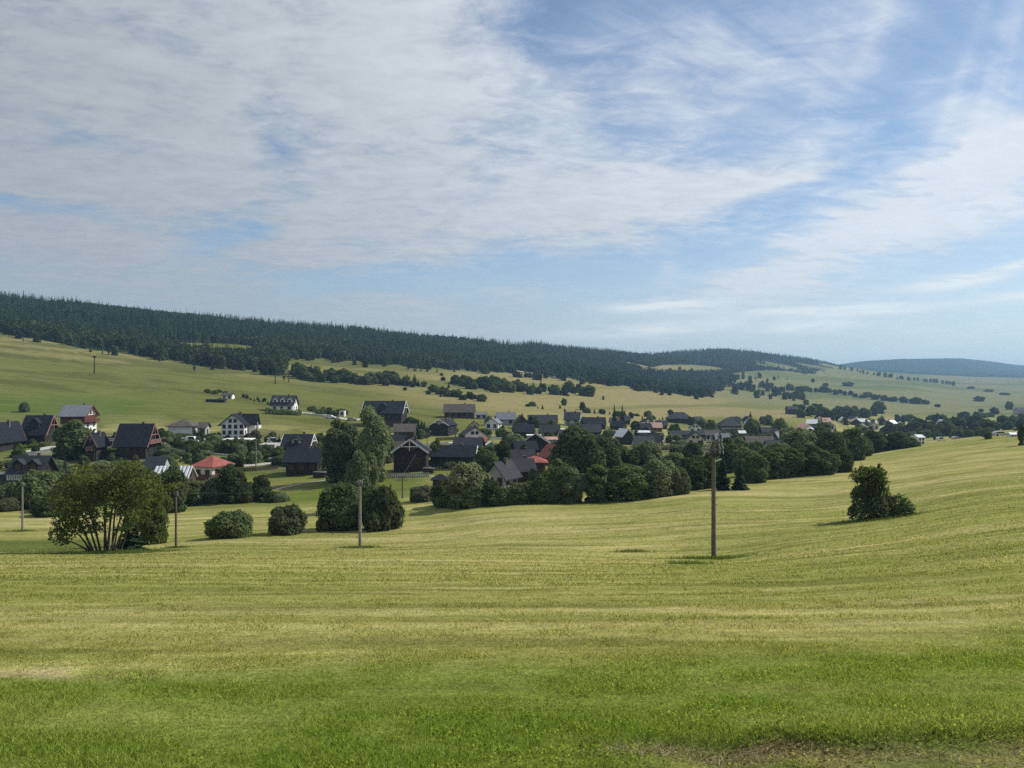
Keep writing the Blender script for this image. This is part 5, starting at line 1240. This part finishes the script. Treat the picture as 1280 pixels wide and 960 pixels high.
def build_grass():
    rg = np.random.default_rng(12); VV = []; CC = []
    def zone(n, y0, y1, um, hf, wf, keepf=None):
        y = np.exp(rg.uniform(math.log(y0), math.log(y1), n)); u = rg.uniform(-um, um, n); x = u*(y+1.5)
        nn = fbm2(x*1.1, y*1.1, 61, 4); nb = fbm2(x*.25, y*.25, 62, 3)
        keep = rg.random(n) < sstep(nn, .18, .55)*.5+.5
        x, y, nn, nb = x[keep], y[keep], nn[keep], nb[keep]; z = height(x, y); c, f = land(x, y, z)
        h = hf(x, y, nn, nb)*rg.uniform(.5, 1.35, len(x)); w = wf(x, y)*rg.uniform(.7, 1.3, len(x))
        dry = rg.random(len(x)) < .05+.10*sstep(y, 10, 16); c = np.where(dry[:, None], c*.5+np.array([.30, .26, .13])*.6, c)
        V, C = blades(x, y, h, w, rg.uniform(.3, 1.6, len(x)), rg, c*1.30); VV.append(V); CC.append(C)
    def lushness(x, y, nn, nb):
        edge = 11.3+0.05*x+np.clip(x-2, 0, 9)*.35+2*(nb-.5)
        tr = (1-sstep(y-bank_y(x), -.15, .15))*sstep(x, .6, 2.4)
        return (.028+.020*(1-sstep(y, edge-3, edge+3)))*(.65+.7*sstep(nn, .35, .7))*(.8+.4*nb)*(1-.5*tr)
    zone(400000, 5.2, 14, .88, lushness, lambda x, y: .0080+.0005*y)
    zone(240000, 12, 32, .85, lambda x, y, a, b: .032+.035*sstep(a, .4, .7), lambda x, y: .0011*y)
    zone(200000, 30, 110, .82, lambda x, y, a, b: .045+.05*sstep(a, .4, .7), lambda x, y: .0014*y)
    # long seed stalks and tufts that the mower missed, round the poles and along the bank
    for px, py, rad, n in ((892, 699, 2.4, 1400), (450, 685, 2.0, 1200), (220, 685, 1.2, 500), (28, 664, 1.6, 500), (124, 692, 4.0, 3500), (165, 690, 4.0, 2000), (1095, 650, 4.0, 2500), (860, 705, 1.6, 500), (790, 690, 1.5, 450)):
        X, Y, Z = hit(px, py); x = X+rg.normal(size=n)*rad*.6; y = Y+rg.normal(size=n)*rad*.22
        V, C = blades(x, y, rg.uniform(.08, .38, n), np.full(n, .05), rg.uniform(.1, .6, n), rg, np.tile(np.array([.10, .135, .035]), (n, 1))*rg.uniform(.6, 1.5, (n, 1))); VV.append(V); CC.append(C)
    n = 5500; x = rg.uniform(.6, 7.5, n); y = bank_y(x)+.10+np.abs(rg.normal(size=n))*.16
    V, C = blades(x, y, rg.uniform(.03, .09, n), np.full(n, .010), rg.uniform(.3, 1.6, n), rg, np.array([.16, .20, .045])*rg.uniform(.5, 1.5, (n, 1))); VV.append(V); CC.append(C)
    n = 5200; x = 2.2+rg.normal(size=n)*1.6; y = bank_y(x)-.05+rg.normal(size=n)*.10; ok = x > .8; x, y = x[ok], y[ok]; n = len(x)
    V, C = blades(x, y, rg.uniform(.01, .06, n), np.full(n, .012), rg.uniform(1, 4, n), rg, np.array([.36, .31, .19])*rg.uniform(.5, 1.3, (n, 1))); VV.append(V); CC.append(C)
    V = np.concatenate(VV); C = np.concatenate(CC); me = mesh_np('grass', V, np.arange(len(V)).reshape(-1, 3), M_BLADE); col_attr(me, 'cover', np.clip(C, .005, .8))
    tag(link(bpy.data.objects.new('grass', me)), 'grass of the hillside meadow, lush at the near margin and mown beyond', 'grass', kind='stuff')
    print('GRASS tris', len(V)//3)
    # broad-leaved herbs among the near grass
    n = 1500; y = rg.uniform(5.5, 12.5, n); x = rg.uniform(-.85, .85, n)*y; ok = fbm2(x*.5, y*.5, 64, 3) > .47; x, y = x[ok], y[ok]; Ps = []; 
    for a, b in zip(x, y):
        k = rg.integers(8, 22); q = np.stack([a+rg.normal(size=k)*.06, b+rg.normal(size=k)*.06], 1); z = height(q[:, 0], q[:, 1])+rg.uniform(.03, .09, k); Ps.append(np.column_stack([q, z]))
    P = np.concatenate(Ps); N = np.tile(np.array([.3, .1, 1.0]), (len(P), 1)); V, Fc = leaf_quads(P, N, .013, rg, .6, .8)
    me = mesh_np('meadow_herbs', V, Fc, M_BLADE); c, f = land(V[:, 0], V[:, 1], V[:, 2]); col_attr(me, 'cover', np.clip(c*np.array([1.3, 1.25, 1.05]), .01, .6))
    tag(link(bpy.data.objects.new('meadow_herbs', me)), 'clover and small broad leaves scattered through the near grass', 'herbs', kind='stuff')
build_grass()
# ------------------------------------------------------------------ haze
def build_haze():
    V = [(x, y, z) for z in (-60, 262) for x, y in ((-11500, -60), (11500, -60), (11500, 9000), (-11500, 9000))]
    Fc = [(0, 3, 2, 1), (4, 5, 6, 7), (0, 1, 5, 4), (1, 2, 6, 5), (2, 3, 7, 6), (3, 0, 4, 7)]
    m, g = new_mat('haze_air')
    v = g.node('ShaderNodeVolumePrincipled')
    v.inputs['Color'].default_value = (0.42, 0.70, 1.0, 1); v.inputs['Density'].default_value = HAZE; v.inputs['Anisotropy'].default_value = 0.2
    out = g.node('ShaderNodeOutputMaterial'); m.node_tree.links.new(v.outputs[0], out.inputs['Volume'])
    me = mesh_np('haze', V, Fc, m)
    tag(link(bpy.data.objects.new('haze', me)), 'pale blue summer haze filling the valley', 'haze', kind='stuff')
HAZE = 1.25e-4
build_haze()
